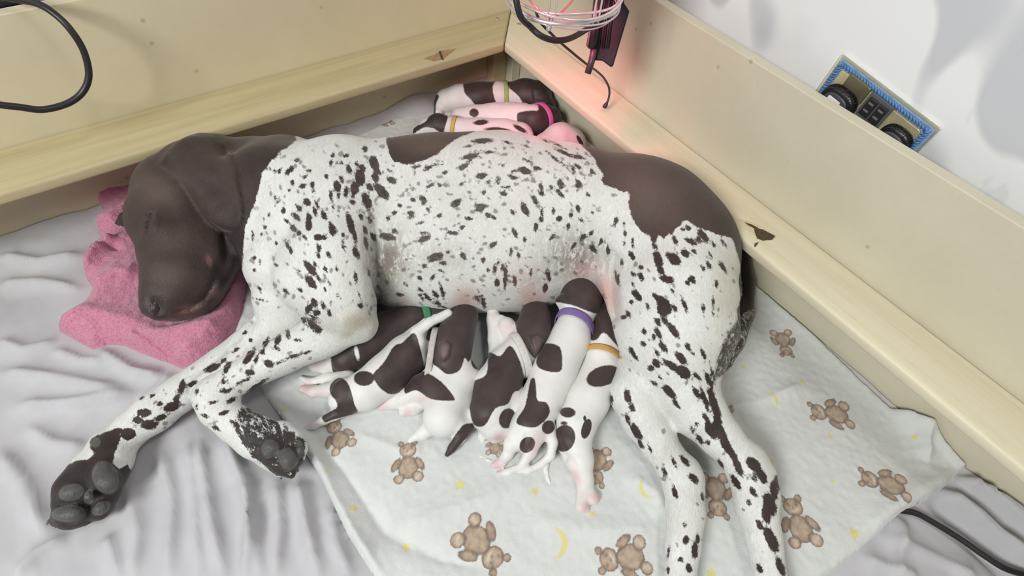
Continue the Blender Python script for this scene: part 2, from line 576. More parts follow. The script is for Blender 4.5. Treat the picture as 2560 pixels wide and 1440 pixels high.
KNOT = plain('knot_wood', (0.34, 0.215, 0.11), 0.55, var=0.3, scale=220)
DARKWOOD = plain('exposed_wood', (0.062, 0.047, 0.022), 0.7, var=0.5, scale=300)
RAW = plain('raw_wood', (0.62, 0.53, 0.31), 0.7, var=0.2, scale=200)
rail_mark('knot', [(1058, 147), (1085, 137), (1105, 127), (1140, 122), (1128, 132), (1108, 148), (1085, 153)], KNOT)
rail_mark('knot_crack', [(1096, 130), (1102, 128), (1106, 140), (1109, 150), (1103, 149), (1100, 138)], DARKWOOD, t=0.0007)
rail_mark('chipped_wood', [(1846, 548), (1872, 553), (1900, 566), (1941, 590), (1936, 598), (1915, 602), (1892, 598), (1885, 586), (1866, 566)], RAW)
rail_mark('chipped_wood', [(1884, 572), (1905, 574), (1925, 584), (1938, 591), (1930, 600), (1908, 602), (1893, 597), (1888, 586)], DARKWOOD, t=0.0007)
rail_mark('chipped_wood', [(1860, 556), (1880, 562), (1898, 572), (1890, 574), (1872, 565)], DARKWOOD, t=0.0006)
rail_mark('chipped_wood', [(1886, 609), (1893, 607), (1898, 604), (1892, 613), (1887, 618)], DARKWOOD, t=0.0006)

# ------------------------------------------------------------------ double socket on the right wall
TL, TR_ = WX(2110, 130, XW), WX(2360, 320, XW)
SU = (TR_ - TL) / np.linalg.norm(TR_ - TL); SN = np.array([-1.0, 0, 0]); SV = np.cross(SN, SU); SV = SV if SV[2] < 0 else -SV
SWD = float(np.linalg.norm(TR_ - TL)); SHT = SWD * 0.56


def suv(px, py, off=0.0):
    q = WX(px, py, XW - off) - TL; return float(q @ SU), float(q @ SV)


SOCK = tag(empty('double_socket', TL + SU * SWD / 2 + SV * SHT / 2), 'brass double wall socket in a clear surround with a blue rope edge', 'socket')
CLEAR = M('clear_plastic', 0.08).color((0.93, 0.92, 0.80)).set(**{'Transmission Weight': 0.85, 'IOR': 1.45, 'Alpha': 1.0}).m
BRASS = plain('aged_brass', (0.50, 0.44, 0.27), 0.35, 0.3, 0.25, 25)
BLUE = plain('blue_rope', (0.10, 0.22, 0.44), 0.35, var=0.3, scale=300)
bm = bmesh.new(); frame_prism(bm, TL, SU, SV, SN, rrect(0, 0, SWD, SHT, 0.004), 0.0005, 0.0045, 0.0012)
bm_obj('surround', bm, CLEAR, SOCK)
b1 = 0.0045; b2 = 0.0135
bm = bmesh.new(); frame_prism(bm, TL, SU, SV, SN, rrect(b1, b1, SWD - b1 * 0.7, SHT - b1, 0.003), 0.0046, 0.0062, 0.0006)
bm_obj('rope_border', bm, plain('blue_print', (0.20, 0.32, 0.50), 0.3, var=0.25, scale=120), SOCK)
# twisted strands over the border
parts = []
def strands(u0, v0, u1, v1, n):
    for i in range(n):
        t = (i + 0.5) / n; cu, cv = u0 + (u1 - u0) * t, v0 + (v1 - v0) * t
        a = np.array([u1 - u0, v1 - v0]); a /= np.linalg.norm(a); nn = np.array([-a[1], a[0]])
        d1 = (a * 0.0028 + nn * 0.0034)
        A = TL + SU * (cu - d1[0]) + SV * (cv - d1[1]) + SN * 0.0066; B = TL + SU * (cu + d1[0]) + SV * (cv + d1[1]) + SN * 0.0066
        parts.append(tube([A, (A + B) / 2 + SN * 0.0012, B], [0.0008, 0.0017, 0.0008], 5))
e = (b1 + b2) / 2
strands(e, SHT - e, e, e, 16); strands(e, e, SWD - e, e, 30); strands(SWD - e, e, SWD - e, SHT - e, 16)
V, Fc = merge(*parts); tag(mesh_obj('rope_strands', V, Fc, BLUE, SOCK), kind='stuff')
bm = bmesh.new(); frame_prism(bm, TL, SU, SV, SN, rrect(b2, b2, SWD - b2, SHT - b2 * 0.6, 0.004), 0.0046, 0.0085, 0.0012)
bm_obj('face_plate', bm, BRASS, SOCK)
su, sv = suv(2188, 276, 0.009)
bm = bmesh.new(); frame_prism(bm, TL + SU * su + SV * sv, SU, SV, SN, rrect(-0.0165, -0.0165, 0.0165, 0.0165, 0.002), 0.0086, 0.0115, 0.0008)
sw = bm_obj('switch_module', bm, plain('switch_grey', (0.10, 0.10, 0.10), 0.4), SOCK)
sw.location = (0, 0, 0)
for i in (-1, 1):
    bm = bmesh.new(); frame_prism(bm, TL + SU * (su + i * 0.0072) + SV * sv, SU, SV, SN, rrect(-0.006, -0.012, 0.006, 0.012, 0.001), 0.0114, 0.0148, 0.0008)
    rk = bm_obj('rocker', bm, plain('rocker_black', (0.022, 0.022, 0.023), 0.35), sw)
    bm = bmesh.new()
    for dv in (-0.006, 0.004):
        frame_prism(bm, TL + SU * (su + i * 0.0072) + SV * (sv + dv), SU, SV, SN, rrect(-0.0035, -0.0012, 0.0035, 0.0012, 0.0004), 0.0147, 0.0153)
    mesh = bm_obj('rocker_print', bm, plain('rocker_print', (0.17, 0.17, 0.165), 0.4), sw)


def plug(name, label, px, py, off, ru, rv, depth, mat, sticker):
    pu, pv = suv(px, py, off); O = TL + SU * pu + SV * pv
    root = tag(empty(name, O), label, 'plug')
    b_ = bmesh.new(); poly = [(ru * math.copysign(abs(math.cos(t)) ** 0.75, math.cos(t)), rv * math.copysign(abs(math.sin(t)) ** 0.75, math.sin(t))) for t in np.linspace(0, 2 * math.pi, 36, endpoint=False)]
    frame_prism(b_, O, SU, SV, SN, poly, 0.0086, depth, 0.005, 3); bm_obj('body', b_, mat, root, True)
    b_ = bmesh.new(); poly2 = [(u * 0.72, v * 0.72) for u, v in poly]
    frame_prism(b_, O, SU, SV, SN, poly2, depth - 0.0005, depth + 0.003, 0.0015, 2); bm_obj('cap', b_, plain(name + '_cap', (0.055, 0.055, 0.065), 0.4), root, True)
    b_ = bmesh.new(); frame_prism(b_, O + SV * rv * 0.8, SU, SV, SN, rrect(-0.005, 0, 0.005, 0.02, 0.002), 0.010, 0.022, 0.002); bm_obj('cord_grip', b_, mat, root, True)
    if sticker:
        qu, qv = suv(2080, 257, depth + 0.003); q = TL + SU * qu + SV * qv
        b_ = bmesh.new(); frame_prism(b_, q, SU, SV, SN, rrect(-0.0088, -0.0062, 0.0088, 0.0062, 0.0015), depth + 0.003, depth + 0.0036); bm_obj('label', b_, plain('white_label', (0.86, 0.86, 0.88), 0.5, var=0.02), root)
    return root


plug('plug', 'black plug with a white square label in the left of the socket', 2086, 262, 0.022, 0.0235, 0.021, 0.025, BLACK, True)
plug('plug', 'black round plug without label in the right of the socket', 2226, 358, 0.02, 0.020, 0.020, 0.023, BLACK, False)
pu, pv = suv(2140, 222, 0.01); O = TL + SU * pu + SV * pv
bm = bmesh.new(); frame_prism(bm, O, SU, SV, SN, rrect(-0.016, -0.012, 0.016, 0.012, 0.002), 0.0086, 0.013, 0.001)
bm_obj('usb_cover', bm, plain('smoked_brass', (0.20, 0.18, 0.11), 0.3, 0.6), SOCK)

# ------------------------------------------------------------------ heat lamp with wire guard and clamp
LC = W(1408, -12, 0.385)
LAMP = tag(empty('heat_lamp', LC), 'red heat lamp in a pale wire guard with a black clamp above the box corner', 'lamp')
WIRE = plain('guard_wire', (0.72, 0.68, 0.70), 0.25, 0.6)
LR = 0.069
for i, (rr, dz, wr) in enumerate(((LR, 0.0, 0.0024), (LR * 0.985, 0.009, 0.0016), (LR * 1.02, -0.003, 0.0012), (LR * 0.97, -0.008, 0.0009), (LR * 1.035, 0.007, 0.0016))):
    path = [LC + np.array([rr * math.cos(t), rr * math.sin(t), dz + 0.002 * math.sin(3 * t + i)]) for t in np.linspace(0, 2 * math.pi, 72, endpoint=False)]
    V, Fc = tube(path, wr, 8, True); mesh_obj('guard_ring', V, Fc, WIRE, LAMP)
hubdir = W(1378, 52, 0.385) - LC; a0 = math.atan2(hubdir[1], hubdir[0])
for k in range(8):
    a = a0 + k * math.pi / 4
    for da in (-0.055, 0.055):
        b = a + da
        path = smooth_path([LC + np.array([LR * math.cos(b), LR * math.sin(b), -0.002]), LC + np.array([LR * 1.0 * math.cos(b), LR * 1.0 * math.sin(b), 0.03]),
                            LC + np.array([0.072 * math.cos(a), 0.072 * math.sin(a), 0.075])], 6)
        V, Fc = tube(path, 0.0013, 6); mesh_obj('guard_stay', V, Fc, WIRE, LAMP)
# inner cone wires meeting at the near hub
for sx in (-1, 1):
    path = smooth_path([W(1378, 50, 0.385), W(1378 + sx * 30, 26, 0.392), W(1378 + sx * 62, -14, 0.402), W(1378 + sx * 70, -60, 0.415)], 8)
    V, Fc = tube(path, 0.0013, 6); mesh_obj('guard_stay', V, Fc, plain('lit_wire', (0.75, 0.42, 0.44), 0.25, 0.4), LAMP)  # red lamp glow painted into the colour of these wires
V, Fc = tube(smooth_path([W(1378, 40, 0.387), W(1375, 62, 0.380), W(1370, 76, 0.372)], 4), [0.003] * 8 + [0.0022], 8)
mesh_obj('guard_clip', V, Fc, WIRE, LAMP)
RED_IN = plain('reflector_white', (0.75, 0.74, 0.74), 0.3, 0.5)
V, Fc = lathe(LC + (0, 0, 0.055), (0, 0, 1), [(0.082, 0.0), (0.083, 0.004), (0.072, 0.05), (0.045, 0.10), (0.026, 0.12), (0.026, 0.19), (0.0, 0.19)], 40)
o = mesh_obj('reflector', V, Fc, RED_IN, LAMP); md = o.modifiers.new('wall', 'SOLIDIFY'); md.thickness = 0.0015
bulb = M('red_bulb', 0.2).color((0.6, 0.02, 0.03)).set(**{'Emission Color': (1.0, 0.03, 0.06), 'Emission Strength': 3.0}).m
V, Fc = lathe(LC + (0, 0, 0.075), (0, 0, 1), [(0.0, -0.03), (0.02, -0.027), (0.036, -0.012), (0.04, 0.006), (0.034, 0.03), (0.018, 0.06), (0.016, 0.09)], 32)
mesh_obj('bulb', V, Fc, bulb, LAMP)
ld = bpy.data.lights.new('heat_lamp_light', 'SPOT'); ld.energy = 3.3; ld.color = (1.0, 0.12, 0.26); ld.spot_size = math.radians(80); ld.spot_blend = 0.8; ld.shadow_soft_size = 0.03
lo_ = bpy.data.objects.new('heat_lamp_light', ld); COL.objects.link(lo_); lo_.location = LC + (0, 0, 0.035)
lo_.rotation_euler = (Vector((-0.085, -0.31, 0.05)) - Vector(lo_.location)).to_track_quat('-Z', 'Y').to_euler()

CO = W(1520, 90, 0.325); CN = np.array([-0.70, -0.42, 0.58]); CN /= np.linalg.norm(CN)
CU = RIGHT - CN * (RIGHT @ CN); CU /= np.linalg.norm(CU); CV = np.cross(CN, CU)


def cp(px, py, off=0.0):
    d = ray(px, py); O_ = CO + CN * off; p = CAM + d * (((O_ - CAM) @ CN) / (d @ CN)); return p


def cuv(px, py): q = cp(px, py) - CO; return float(q @ CU), float(q @ CV)


bm = bmesh.new(); frame_prism(bm, CO, CU, CV, CN, [cuv(*q) for q in [(1502, -90), (1496, 60), (1488, 105), (1484, 150), (1505, 151), (1526, 167), (1532, 165), (1573, 27), (1560, 8), (1558, -90)]], -0.004, 0.0015, 0.0012)
bm_obj('clamp_plate', bm, plain('clamp_black', (0.010, 0.009, 0.014), 0.55, **{'Specular IOR Level': 0.2}), LAMP)
for xa, xb in ((1512, 1490), (1524, 1502), (1536, 1513)):
    V, Fc = tube([cp(xa + 6, -60, 0.002), cp(xb + 6, 120, 0.002)], 0.0022, 6); mesh_obj('clamp_rib', V, Fc, BLACK, LAMP)
V, Fc = tube([cp(1504, -90, 0.006), cp(1490, 60, 0.006), cp(1482, 122, 0.006)], 0.0065, 12); mesh_obj('clamp_hinge', V, Fc, BLACK, LAMP)
V, Fc = tube([cp(1486, 118, 0.006), cp(1480, 150, 0.006), cp(1469, 184, 0.006)], [0.0048, 0.0046, 0.0044], 12); mesh_obj('clamp_pin', V, Fc, plain('pin_brown', (0.045, 0.03, 0.035), 0.4), LAMP)
bm = bmesh.new(); frame_prism(bm, CO, CU, CV, CN, [cuv(*q) for q in [(1476, 62), (1490, 60), (1486, 118), (1474, 122), (1467, 116), (1469, 104)]], -0.002, 0.006, 0.001)
bm_obj('clamp_jaw', bm, BLACK, LAMP)
V, Fc = tube(smooth_path([W(1285, -30, 0.42), W(1300, 38, 0.395), W(1325, 66, 0.375), W(1353, 90, 0.366), W(1388, 101, 0.36), W(1425, 96, 0.358), W(1462, 76, 0.352), W(1490, 58, 0.345)], 8), 0.0036, 10)
mesh_obj('lamp_cord', V, Fc, BLACK_RUBBER, LAMP)
V, Fc = tube(smooth_path([LC + (0.0, 0, 0.24), LC + (0.01, 0, 0.5), LC + (0.02, 0.01, 0.9), LC + (0.02, 0.02, 1.4)], 6), 0.004, 8)
mesh_obj('hanging_cord', V, Fc, BLACK_RUBBER, LAMP)

# probe cable, loose cables
pts = [(1340, 30, .37), (1352, 57, .36), (1376, 82, .345), (1402, 107, .325), (1440, 139, .295), (1470, 163, .27), (1492, 178, .245), (1511, 197, .22), (1523, 222, .195), (1521, 248, .18), (1510, 270, .1665)]
path = smooth_path([W(*p) for p in pts], 8); R_ = [0.0017] * len(path)
for i, v in zip(range(-7, 0), (.0018, .0024, .0032, .0036, .0038, .0036, .0026)): R_[i] = v
V, Fc = tube(path, R_, 10)
tag(mesh_obj('sensor_cable', V, Fc, plain('sensor_black', (0.03, 0.018, 0.02), 0.4)), 'thin black sensor cable with a bulb tip hanging over the side rail', 'cable')
pts = [(-60, -50, .012), (-10, -14, .0), (40, -2, -.012), (90, 8, -.03), (130, 30, -.045), (172, 69, -.058), (208, 125, -.066), (222, 185, -.072), (208, 228, -.075), (170, 258, -.078), (108, 274, -.08), (50, 268, -.08), (-10, 261, -.08), (-80, 250, -.08)]
V, Fc = tube(smooth_path([WY(x, y, d) for x, y, d in pts], 8), 0.0042, 10)
tag(mesh_obj('power_cable', V, Fc, BLACK_RUBBER), 'thick black cable looping over the back panel at the left', 'cable')
pts = [(2205, 1262, .017), (2250, 1275, .020), (2292, 1284, .0215), (2340, 1310, .0215), (2402, 1348, .0215), (2468, 1394, .0215), (2520, 1424, .0215), (2600, 1446, .0215)]
V, Fc = tube(smooth_path([W(*p) for p in pts], 8), 0.0037, 10)
HEATCORD = tag(mesh_obj('heat_pad_cable', V, Fc, BLACK_RUBBER), 'black cable running out from under the teddy bear blanket', 'cable')
p0 = WY(-40, 14, YW - 0.02)
bm = bmesh.new(); box(bm, (p0[0] - 0.05, YW - 0.045, p0[2] - 0.05), (p0[0] + 0.058, YW - 0.0005, p0[2] + 0.012), 0.006)
ad = bm_obj('power_adapter', bm, BLACK, None)
tag(ad, 'black power adapter on the pale wall behind the back panel', 'adapter')

# ------------------------------------------------------------------ bedding
SHEET_RIDGES = [  # (picture polyline, height, width)
    ([(560, 1080), (605, 1200), (655, 1445)], .008, .010), ([(400, 1130), (432, 1250), (420, 1445)], .007, .012), ([(742, 1190), (765, 1300), (800, 1445)], .009, .010),
    ([(690, 1190), (700, 1320), (690, 1445)], .007, .009), ([(320, 1215), (345, 1330), (330, 1445)], .006, .012), ([(-10, 1120), (60, 1210), (112, 1335)], .007, .012),
    ([(25, 1445), (90, 1380), (165, 1335)], .006, .010), ([(-10, 850), (60, 872), (140, 850)], .006, .010), ([(-10, 925), (150, 945), (310, 975)], .007, .010),
    ([(240, 870), (330, 925), (410, 945)], .008, .009), ([(30, 1015), (200, 1002), (340, 985)], .007, .010), ([(60, 1060), (130, 1105), (215, 1115)], .006, .010),
    ([(-10, 640), (100, 655), (215, 640)], .007, .012), ([(-10, 705), (90, 700), (205, 722)], .006, .010), ([(500, 1095), (520, 1250), (560, 1445)], .007, .009),
    ([(265, 1335), (300, 1445)], .006, .010), ([(440, 930), (380, 985), (350, 1010)], .006, .008), ([(130, 870), (200, 900), (270, 905)], .006, .008),
    ([(820, 1250), (840, 1350), (880, 1445)], .007, .009), ([(470, 1100), (480, 1200), (500, 1445)], .005, .008), ([(620, 1180), (628, 1320), (610, 1445)], .006, .007),
    ([(2350, 1222), (2440, 1292), (2600, 1425)], .012, .008), ([(2385, 1192), (2480, 1252), (2600, 1350)], .014, .009), ([(2252, 1290), (2240, 1445)], .006, .010),
    ([(2150, 1392), (2300, 1450)], .006, .012), ([(2330, 1250), (2420, 1330), (2560, 1470)], -.006, .010), ([(2200, 1340), (2360, 1400), (2460, 1450)], .006, .012)]


def ridged(P2, ridges, zref=0.02):
    z = np.zeros(len(P2)); wob = vnoise(P2[:, 0] * 22, P2[:, 1] * 22, 5) * 0.006
    for pts, a, w in ridges:
        L = [W(x, y, zref)[:2] for x, y in pts]
        lo = np.min(L, 0) - 4 * w; hi = np.max(L, 0) + 4 * w
        m = np.nonzero((P2[:, 0] > lo[0]) & (P2[:, 0] < hi[0]) & (P2[:, 1] > lo[1]) & (P2[:, 1] < hi[1]))[0]
        if not len(m): continue
        d, t = line_d(P2[m], L); d = np.sqrt((d + wob[m]) ** 2 + (w * 0.15) ** 2)
        z[m] += 2.3 * a * np.exp(-(d / (w * .72)) ** 1.1) * np.clip(np.minimum(t, 1 - t) * 5 + 0.15, 0, 1)
    return z


def sheet_z(P2):
    x, y = P2[:, 0], P2[:, 1]
    z = ZS - 0.004 + ridged(P2, SHEET_RIDGES)
    z += 0.010 * np.abs(vnoise(x * 9 + y * 4, y * 9 - x * 3, 1)) + 0.011 * np.abs(vnoise(x * 15 - y * 7, y * 12 + x * 5, 2)) + 0.0008 * vnoise(x * 45, y * 38, 3)
    return np.maximum(z, 0.003)


def grid_mesh(x0, y0, x1, y1, cell):
    nx, ny = int((x1 - x0) / cell) + 1, int((y1 - y0) / cell) + 1
    X, Y = np.meshgrid(np.linspace(x0, x1, nx), np.linspace(y0, y1, ny), indexing='ij')
    i = np.arange(nx - 1)[:, None] * ny + np.arange(ny - 1)[None, :]
    Fq = np.stack([i, i + ny, i + ny + 1, i + 1], -1).reshape(-1, 4)
    return np.stack([X.ravel(), Y.ravel()], 1), Fq


SHEET = M('lilac_sheet', 0.75); f = SHEET.noise(30, 3)
SHEET.color(SHEET.ramp(f, [(0.3, (0.455, 0.445, 0.465)), (0.7, (0.50, 0.49, 0.51))])).set(**{'Sheen Weight': 0.15})
wv = SHEET.noise(13, 2, 0.5, SHEET.coord((1, 0.5, 1), (0, 0, 0.9)), 0.8); SHEET.bump(wv, 0.35, 0.010)
P2, Fq = grid_mesh(-1.36, -1.36, -0.002, -0.002, 0.0042)
zz = sheet_z(P2); edge = np.minimum(-P2[:, 0], -P2[:, 1])
zz += 0.012 * np.exp(-edge / 0.02)
lump = soft_field(P2, [(*W(1040, 262, .03)[:2], .05, .03, 0, 1.0)]); zz += 0.02 * lump
o = mesh_obj('bed_sheet', np.column_stack([P2, zz]), Fq, SHEET.m)
tag(o, 'creased lilac grey bed sheet lining the floor of the whelping box', 'sheet')


def cloth_patch(poly, cell, zfun, zlow, attrs=None):
    """top of a cloth over a plan polygon with a skirt down to zlow; verts snap to the outline"""
    poly = np.asarray(poly); lo, hi = poly.min(0) - cell * 2, poly.max(0) + cell * 2
    P, Fq = grid_mesh(lo[0], lo[1], hi[0], hi[1], cell)
    sd = poly_sd(P, poly)
    e = cell * 0.5; gx = (poly_sd(P + (e, 0), poly) - poly_sd(P - (e, 0), poly)) / (2 * e); gy = (poly_sd(P + (0, e), poly) - poly_sd(P - (0, e), poly)) / (2 * e)
    keep = sd > -0.75 * cell; near = np.abs(sd) < 0.75 * cell
    P = P - (near * sd)[:, None] * np.stack([gx, gy], 1); sd = np.where(near, 0, sd)
    Fq = Fq[keep[Fq].all(1)]
    used = np.unique(Fq); rm = np.full(len(P), -1); rm[used] = np.arange(len(used)); P = P[used]; sd = sd[used]; Fq = rm[Fq]
    z = zfun(P, sd)
    E = np.concatenate([Fq[:, [a, (a + 1) % 4]] for a in range(4)]); key = np.sort(E, 1)
    _, inv, cnt = np.unique(key[:, 0] * (len(P) + 1) + key[:, 1], return_inverse=True, return_counts=True)
    be = E[cnt[inv] == 1]; bv = np.unique(be); low = np.full(len(P), -1); low[bv] = len(P) + np.arange(len(bv))
    sk = np.stack([be[:, 1], be[:, 0], low[be[:, 0]], low[be[:, 1]]], 1)
    zl = zlow(P[bv]) if callable(zlow) else np.full(len(bv), zlow)
    V = np.concatenate([np.column_stack([P, z]), np.column_stack([P[bv], np.minimum(zl, z[bv] - 0.0005)])])
    return V, np.concatenate([Fq, sk]), P, bv


# fleece blanket printed with teddy bears, stars and moons
BL_PX = [(960, 1480), (868, 1335), (800, 1190), (728, 1075), (660, 985), (604, 880), (582, 822), (640, 600), (800, 372), (900, 332), (985, 292), (1068, 262), (1098, 236), (1180, 225),
         (1262, 205), (1330, 230), (1420, 300), (1600, 440), (1760, 585), (1885, 706), (2050, 852), (2225, 1022), (2300, 1060), (2395, 1112), (2424, 1142), (2412, 1165), (2368, 1212), (2330, 1242),
         (2250, 1282), (2160, 1372), (2062, 1445), (1900, 1600), (1400, 1760), (1050, 1640)]
BL = []
for q in BL_PX:
    p = W(*q, 0.024)[:2]; BL.append((min(p[0], -0.005), min(p[1], -0.005)))
BL_R = [([(650, 990), (770, 1120), (885, 1330), (960, 1450)], .007, .016), ([(700, 1010), (860, 1180), (960, 1330), (1100, 1400), (1230, 1425)], -.0035, .012), ([(900, 1090), (1000, 1130), (1060, 1120)], .003, .012),
        ([(1790, 1040), (1900, 1010), (2010, 960)], .004, .012), ([(1700, 1130), (1790, 1060), (1960, 990)], -.003, .012), ([(1560, 1190), (1640, 1240), (1660, 1300)], .004, .02), ([(2225, 1022), (2290, 1090), (2310, 1160)], .009, .012), ([(2260, 1060), (2360, 1120), (2415, 1150)], .010, .014),
        ([(2140, 1330), (2260, 1250), (2380, 1180)], .005, .02), ([(1300, 1300), (1500, 1330), (1650, 1320)], .003, .02), ([(1000, 1330), (1200, 1250), (1360, 1200)], .003, .02)]


def blanket_z(P, sd):
    x, y = P[:, 0], P[:, 1]; t = np.sqrt(np.clip(sd / 0.010, 0, 1) * (2 - np.clip(sd / 0.010, 0, 1)))
    z = 0.015 + 0.009 * t + ridged(P, BL_R) + 0.004 * vnoise(x * 8, y * 8, 11) * t + 0.0035 * vnoise(x * 18, y * 18, 12) * t + 0.0012 * vnoise(x * 160, y * 160, 13)
    z += 0.02 * np.exp(-np.clip(-x, 0, 1) / 0.012) + 0.012 * np.exp(-np.clip(-y, 0, 1) / 0.012)
    return np.maximum(z, 0.012)


V, Fq, BP, bv = cloth_patch(BL, 0.0022, blanket_z, 0.006)
BEARS = [  # picture centre, picture direction of the head, half height in metres, cut
    ((1020, 1155), (0, -1), .026), ((845, 1088), (-.45, -1), .024), ((1205, 1364), (.75, .8), .033), ((1558, 1395), (-1, .12), .031), ((1995, 1302), (-.35, -1), .031), ((1790, 1238), (.12, 1), .029),
    ((2205, 1210), (-1, -.35), .029), ((2078, 1032), (-1, -.12), .030), ((1960, 858), (.3, 1), .024), ((1490, 1165), (-.1, 1), .027), ((1822, 1030), (.2, 1), .010), ((955, 302), (-1, .1), .024), ((1240, 1112), (.3, -1), .016)]
bear = np.full(len(BP), -0.02); btone = np.zeros(len(BP)); star = np.full(len(BP), -0.02)
for (c, d, s) in BEARS:
    O = W(*c, .025)[:2]; up = W(c[0] + d[0] * 20, c[1] + d[1] * 20, .025)[:2] - O; up /= np.linalg.norm(up); rt = np.array([up[1], -up[0]])
    m = np.nonzero(((BP - O) ** 2).sum(1) < (2.0 * s) ** 2)[0]
    if not len(m): continue
    q = BP[m] - O; a = q @ rt / s; b = q @ up / s
    parts_ = [(0, .52, .40, .36, 0), (-.33, .86, .15, .15, 0), (.33, .86, .15, .15, 0), (0, -.28, .46, .52, 0), (-.55, -.12, .17, .36, -32), (.55, -.12, .17, .36, 32), (-.42, -.78, .25, .23, 0), (.46, -.72, .27, .25, 0)]
    best = np.full(len(m), -9.0); outl = np.zeros(len(m))
    for (u, v, ru, rv, an) in parts_:
        cs, sn = math.cos(math.radians(an)), math.sin(math.radians(an)); x = a - u; y = b - v
        e_ = np.sqrt(((x * cs + y * sn) / ru) ** 2 + ((-x * sn + y * cs) / rv) ** 2); dd = (1 - e_) * min(ru, rv)
        outl = np.maximum(outl * (dd < -0.02), np.exp(-(dd / 0.05) ** 2)); best = np.maximum(best, dd)
    light = np.exp(-((a / .2) ** 2 + ((b - .40) / .14) ** 2)) + .8 * np.exp(-(((a - .46) / .17) ** 2 + ((b + .72) / .16) ** 2)) + .6 * np.exp(-(((a + .42) / .15) ** 2 + ((b + .78) / .14) ** 2))
    face = np.exp(-(((np.abs(a) - .16) / .05) ** 2 + ((b - .60) / .05) ** 2)) + np.exp(-((a / .06) ** 2 + ((b - .46) / .05) ** 2))
    tone = np.clip(.5 + .5 * light - .8 * outl - face + .5 * vnoise(a * 9, b * 9, 21) + .15 * (a < -0.1) * 0, 0, 1)
    new = best * s > bear[m]; bear[m] = np.maximum(bear[m], best * s); btone[m] = np.where(new, tone, btone[m])
STARS = [(1150, 1212, 1.15), (1338, 1228, .9), (1015, 1365, .9), (885, 1272, .9), (2135, 1335, 1.2), (2083, 1200, .65), (2075, 1088, .75), (1860, 915, .75), (2005, 957, .8), (1930, 1155, .9), (1705, 1115, .7), (1780, 1432, 1.1), (2278, 1098, .7), (1480, 1288, .8), (710, 1026, .7), (2308, 1078, .8), (820, 1185, .5)]
for x, y, s in STARS:
    O = W(x, y, .025)[:2]; q = BP - O; m = np.nonzero((q ** 2).sum(1) < .014 ** 2)[0]; q = q[m]
    r = np.hypot(q[:, 0], q[:, 1]); th = np.arctan2(q[:, 1], q[:, 0]) + x
    star[m] = np.maximum(star[m], .0068 * s * (0.78 + .22 * np.cos(5 * th)) - r)
for x, y, s, an in [(1383, 1358, 1.25, 0), (1620, 1222, .95, 200), (1925, 1003, .9, 30)]:
    O = W(x, y, .025)[:2]; q = BP - O; m = np.nonzero((q ** 2).sum(1) < .03 ** 2)[0]
    rx = W(x + 20, y, .025)[:2] - O; rx /= np.linalg.norm(rx); an = math.radians(an); ax_ = np.array([rx[0] * math.cos(an) - rx[1] * math.sin(an), rx[0] * math.sin(an) + rx[1] * math.cos(an)])
    q = q[m]; star[m] = np.maximum(star[m], np.minimum(.0135 * s - np.hypot(*q.T), np.hypot(*(q + ax_ * .0065 * s).T) - .0135 * s))
pad = np.full(len(bv), -0.02)
FL = M('fleece', 0.9)
n1 = FL.noise(420, 3, 0.7); n2 = FL.noise(60, 3, 0.6)
base = FL.ramp(n2, [(0.3, (0.60, 0.615, 0.60)), (0.7, (0.645, 0.657, 0.64))])
bt = FL.ramp(FL.attr('bear_tone'), [(0.0, (0.14, 0.085, 0.055)), (0.35, (0.33, 0.225, 0.145)), (0.7, (0.47, 0.355, 0.25)), (1.0, (0.66, 0.57, 0.47))])
wob = FL.math('MULTIPLY', FL.math('SUBTRACT', n1, 0.5), 0.003)
c = FL.mix(FL.math('MULTIPLY', FL.step(FL.math('ADD', FL.attr('bear'), wob), -0.0006, 0.0008), 0.88), base, bt)
c = FL.mix(FL.math('MULTIPLY', FL.step(FL.math('ADD', FL.attr('star'), wob), -0.0008, 0.0020), 0.8), c, (0.66, 0.59, 0.17))
FL.color(c).set(**{'Sheen Weight': 0.25}); FL.bump(FL.math('ADD', n1, FL.math('MULTIPLY', n2, 0.5)), 0.35, 0.0014)
o = mesh_obj('fleece_blanket', V, Fq, FL.m, attrs={'bear': np.r_[bear, pad], 'bear_tone': np.r_[btone, pad * 0], 'star': np.r_[star, pad]})
tag(o, 'cream fleece blanket printed with teddy bears, yellow stars and moons under the dog', 'blanket')

# pink towel under the dog's head
TW_PX = [(232, 487), (285, 455), (335, 432), (470, 400), (600, 520), (618, 640), (612, 730), (600, 790), (560, 862), (510, 905), (470, 918), (440, 908), (395, 888), (340, 868), (300, 852), (262, 852), (222, 868),
         (185, 845), (150, 822), (132, 812), (165, 782), (205, 748), (222, 715), (206, 685), (206, 640), (215, 610), (246, 585), (232, 548), (250, 520)]
TW = [tuple(W(x, y, 0.03)[:2]) for x, y in TW_PX]
TW_R = [([(215, 690), (250, 640), (300, 600)], .010, .008), ([(232, 560), (290, 560), (330, 530)], .010, .009), ([(240, 500), (290, 480), (340, 450)], .014, .008), ([(230, 720), (300, 690), (350, 690)], .006, .02),
        ([(140, 812), (230, 790), (360, 820)], .006, .02), ([(300, 850), (420, 850), (560, 830)], .008, .016), ([(340, 835), (400, 868), (450, 890)], -.007, .005), ([(420, 905), (480, 880), (540, 850)], .006, .01), ([(205, 640), (260, 620), (310, 630)], -.006, .005), ([(600, 700), (580, 780), (520, 860)], .006, .02)]


def towel_z(P, sd):
    x, y = P[:, 0], P[:, 1]; u = np.clip(sd / 0.030, 0, 1); t = np.sqrt(u * (2 - u))
    z = 0.012 + 0.026 * t + ridged(P, TW_R, .03) + (0.012 * vnoise(x * 14, y * 14, 31) + 0.004 * np.abs(vnoise(x * 36, y * 36, 32))) * t + 0.0022 * vnoise(x * 210, y * 210, 33)
    return np.maximum(z, 0.012)


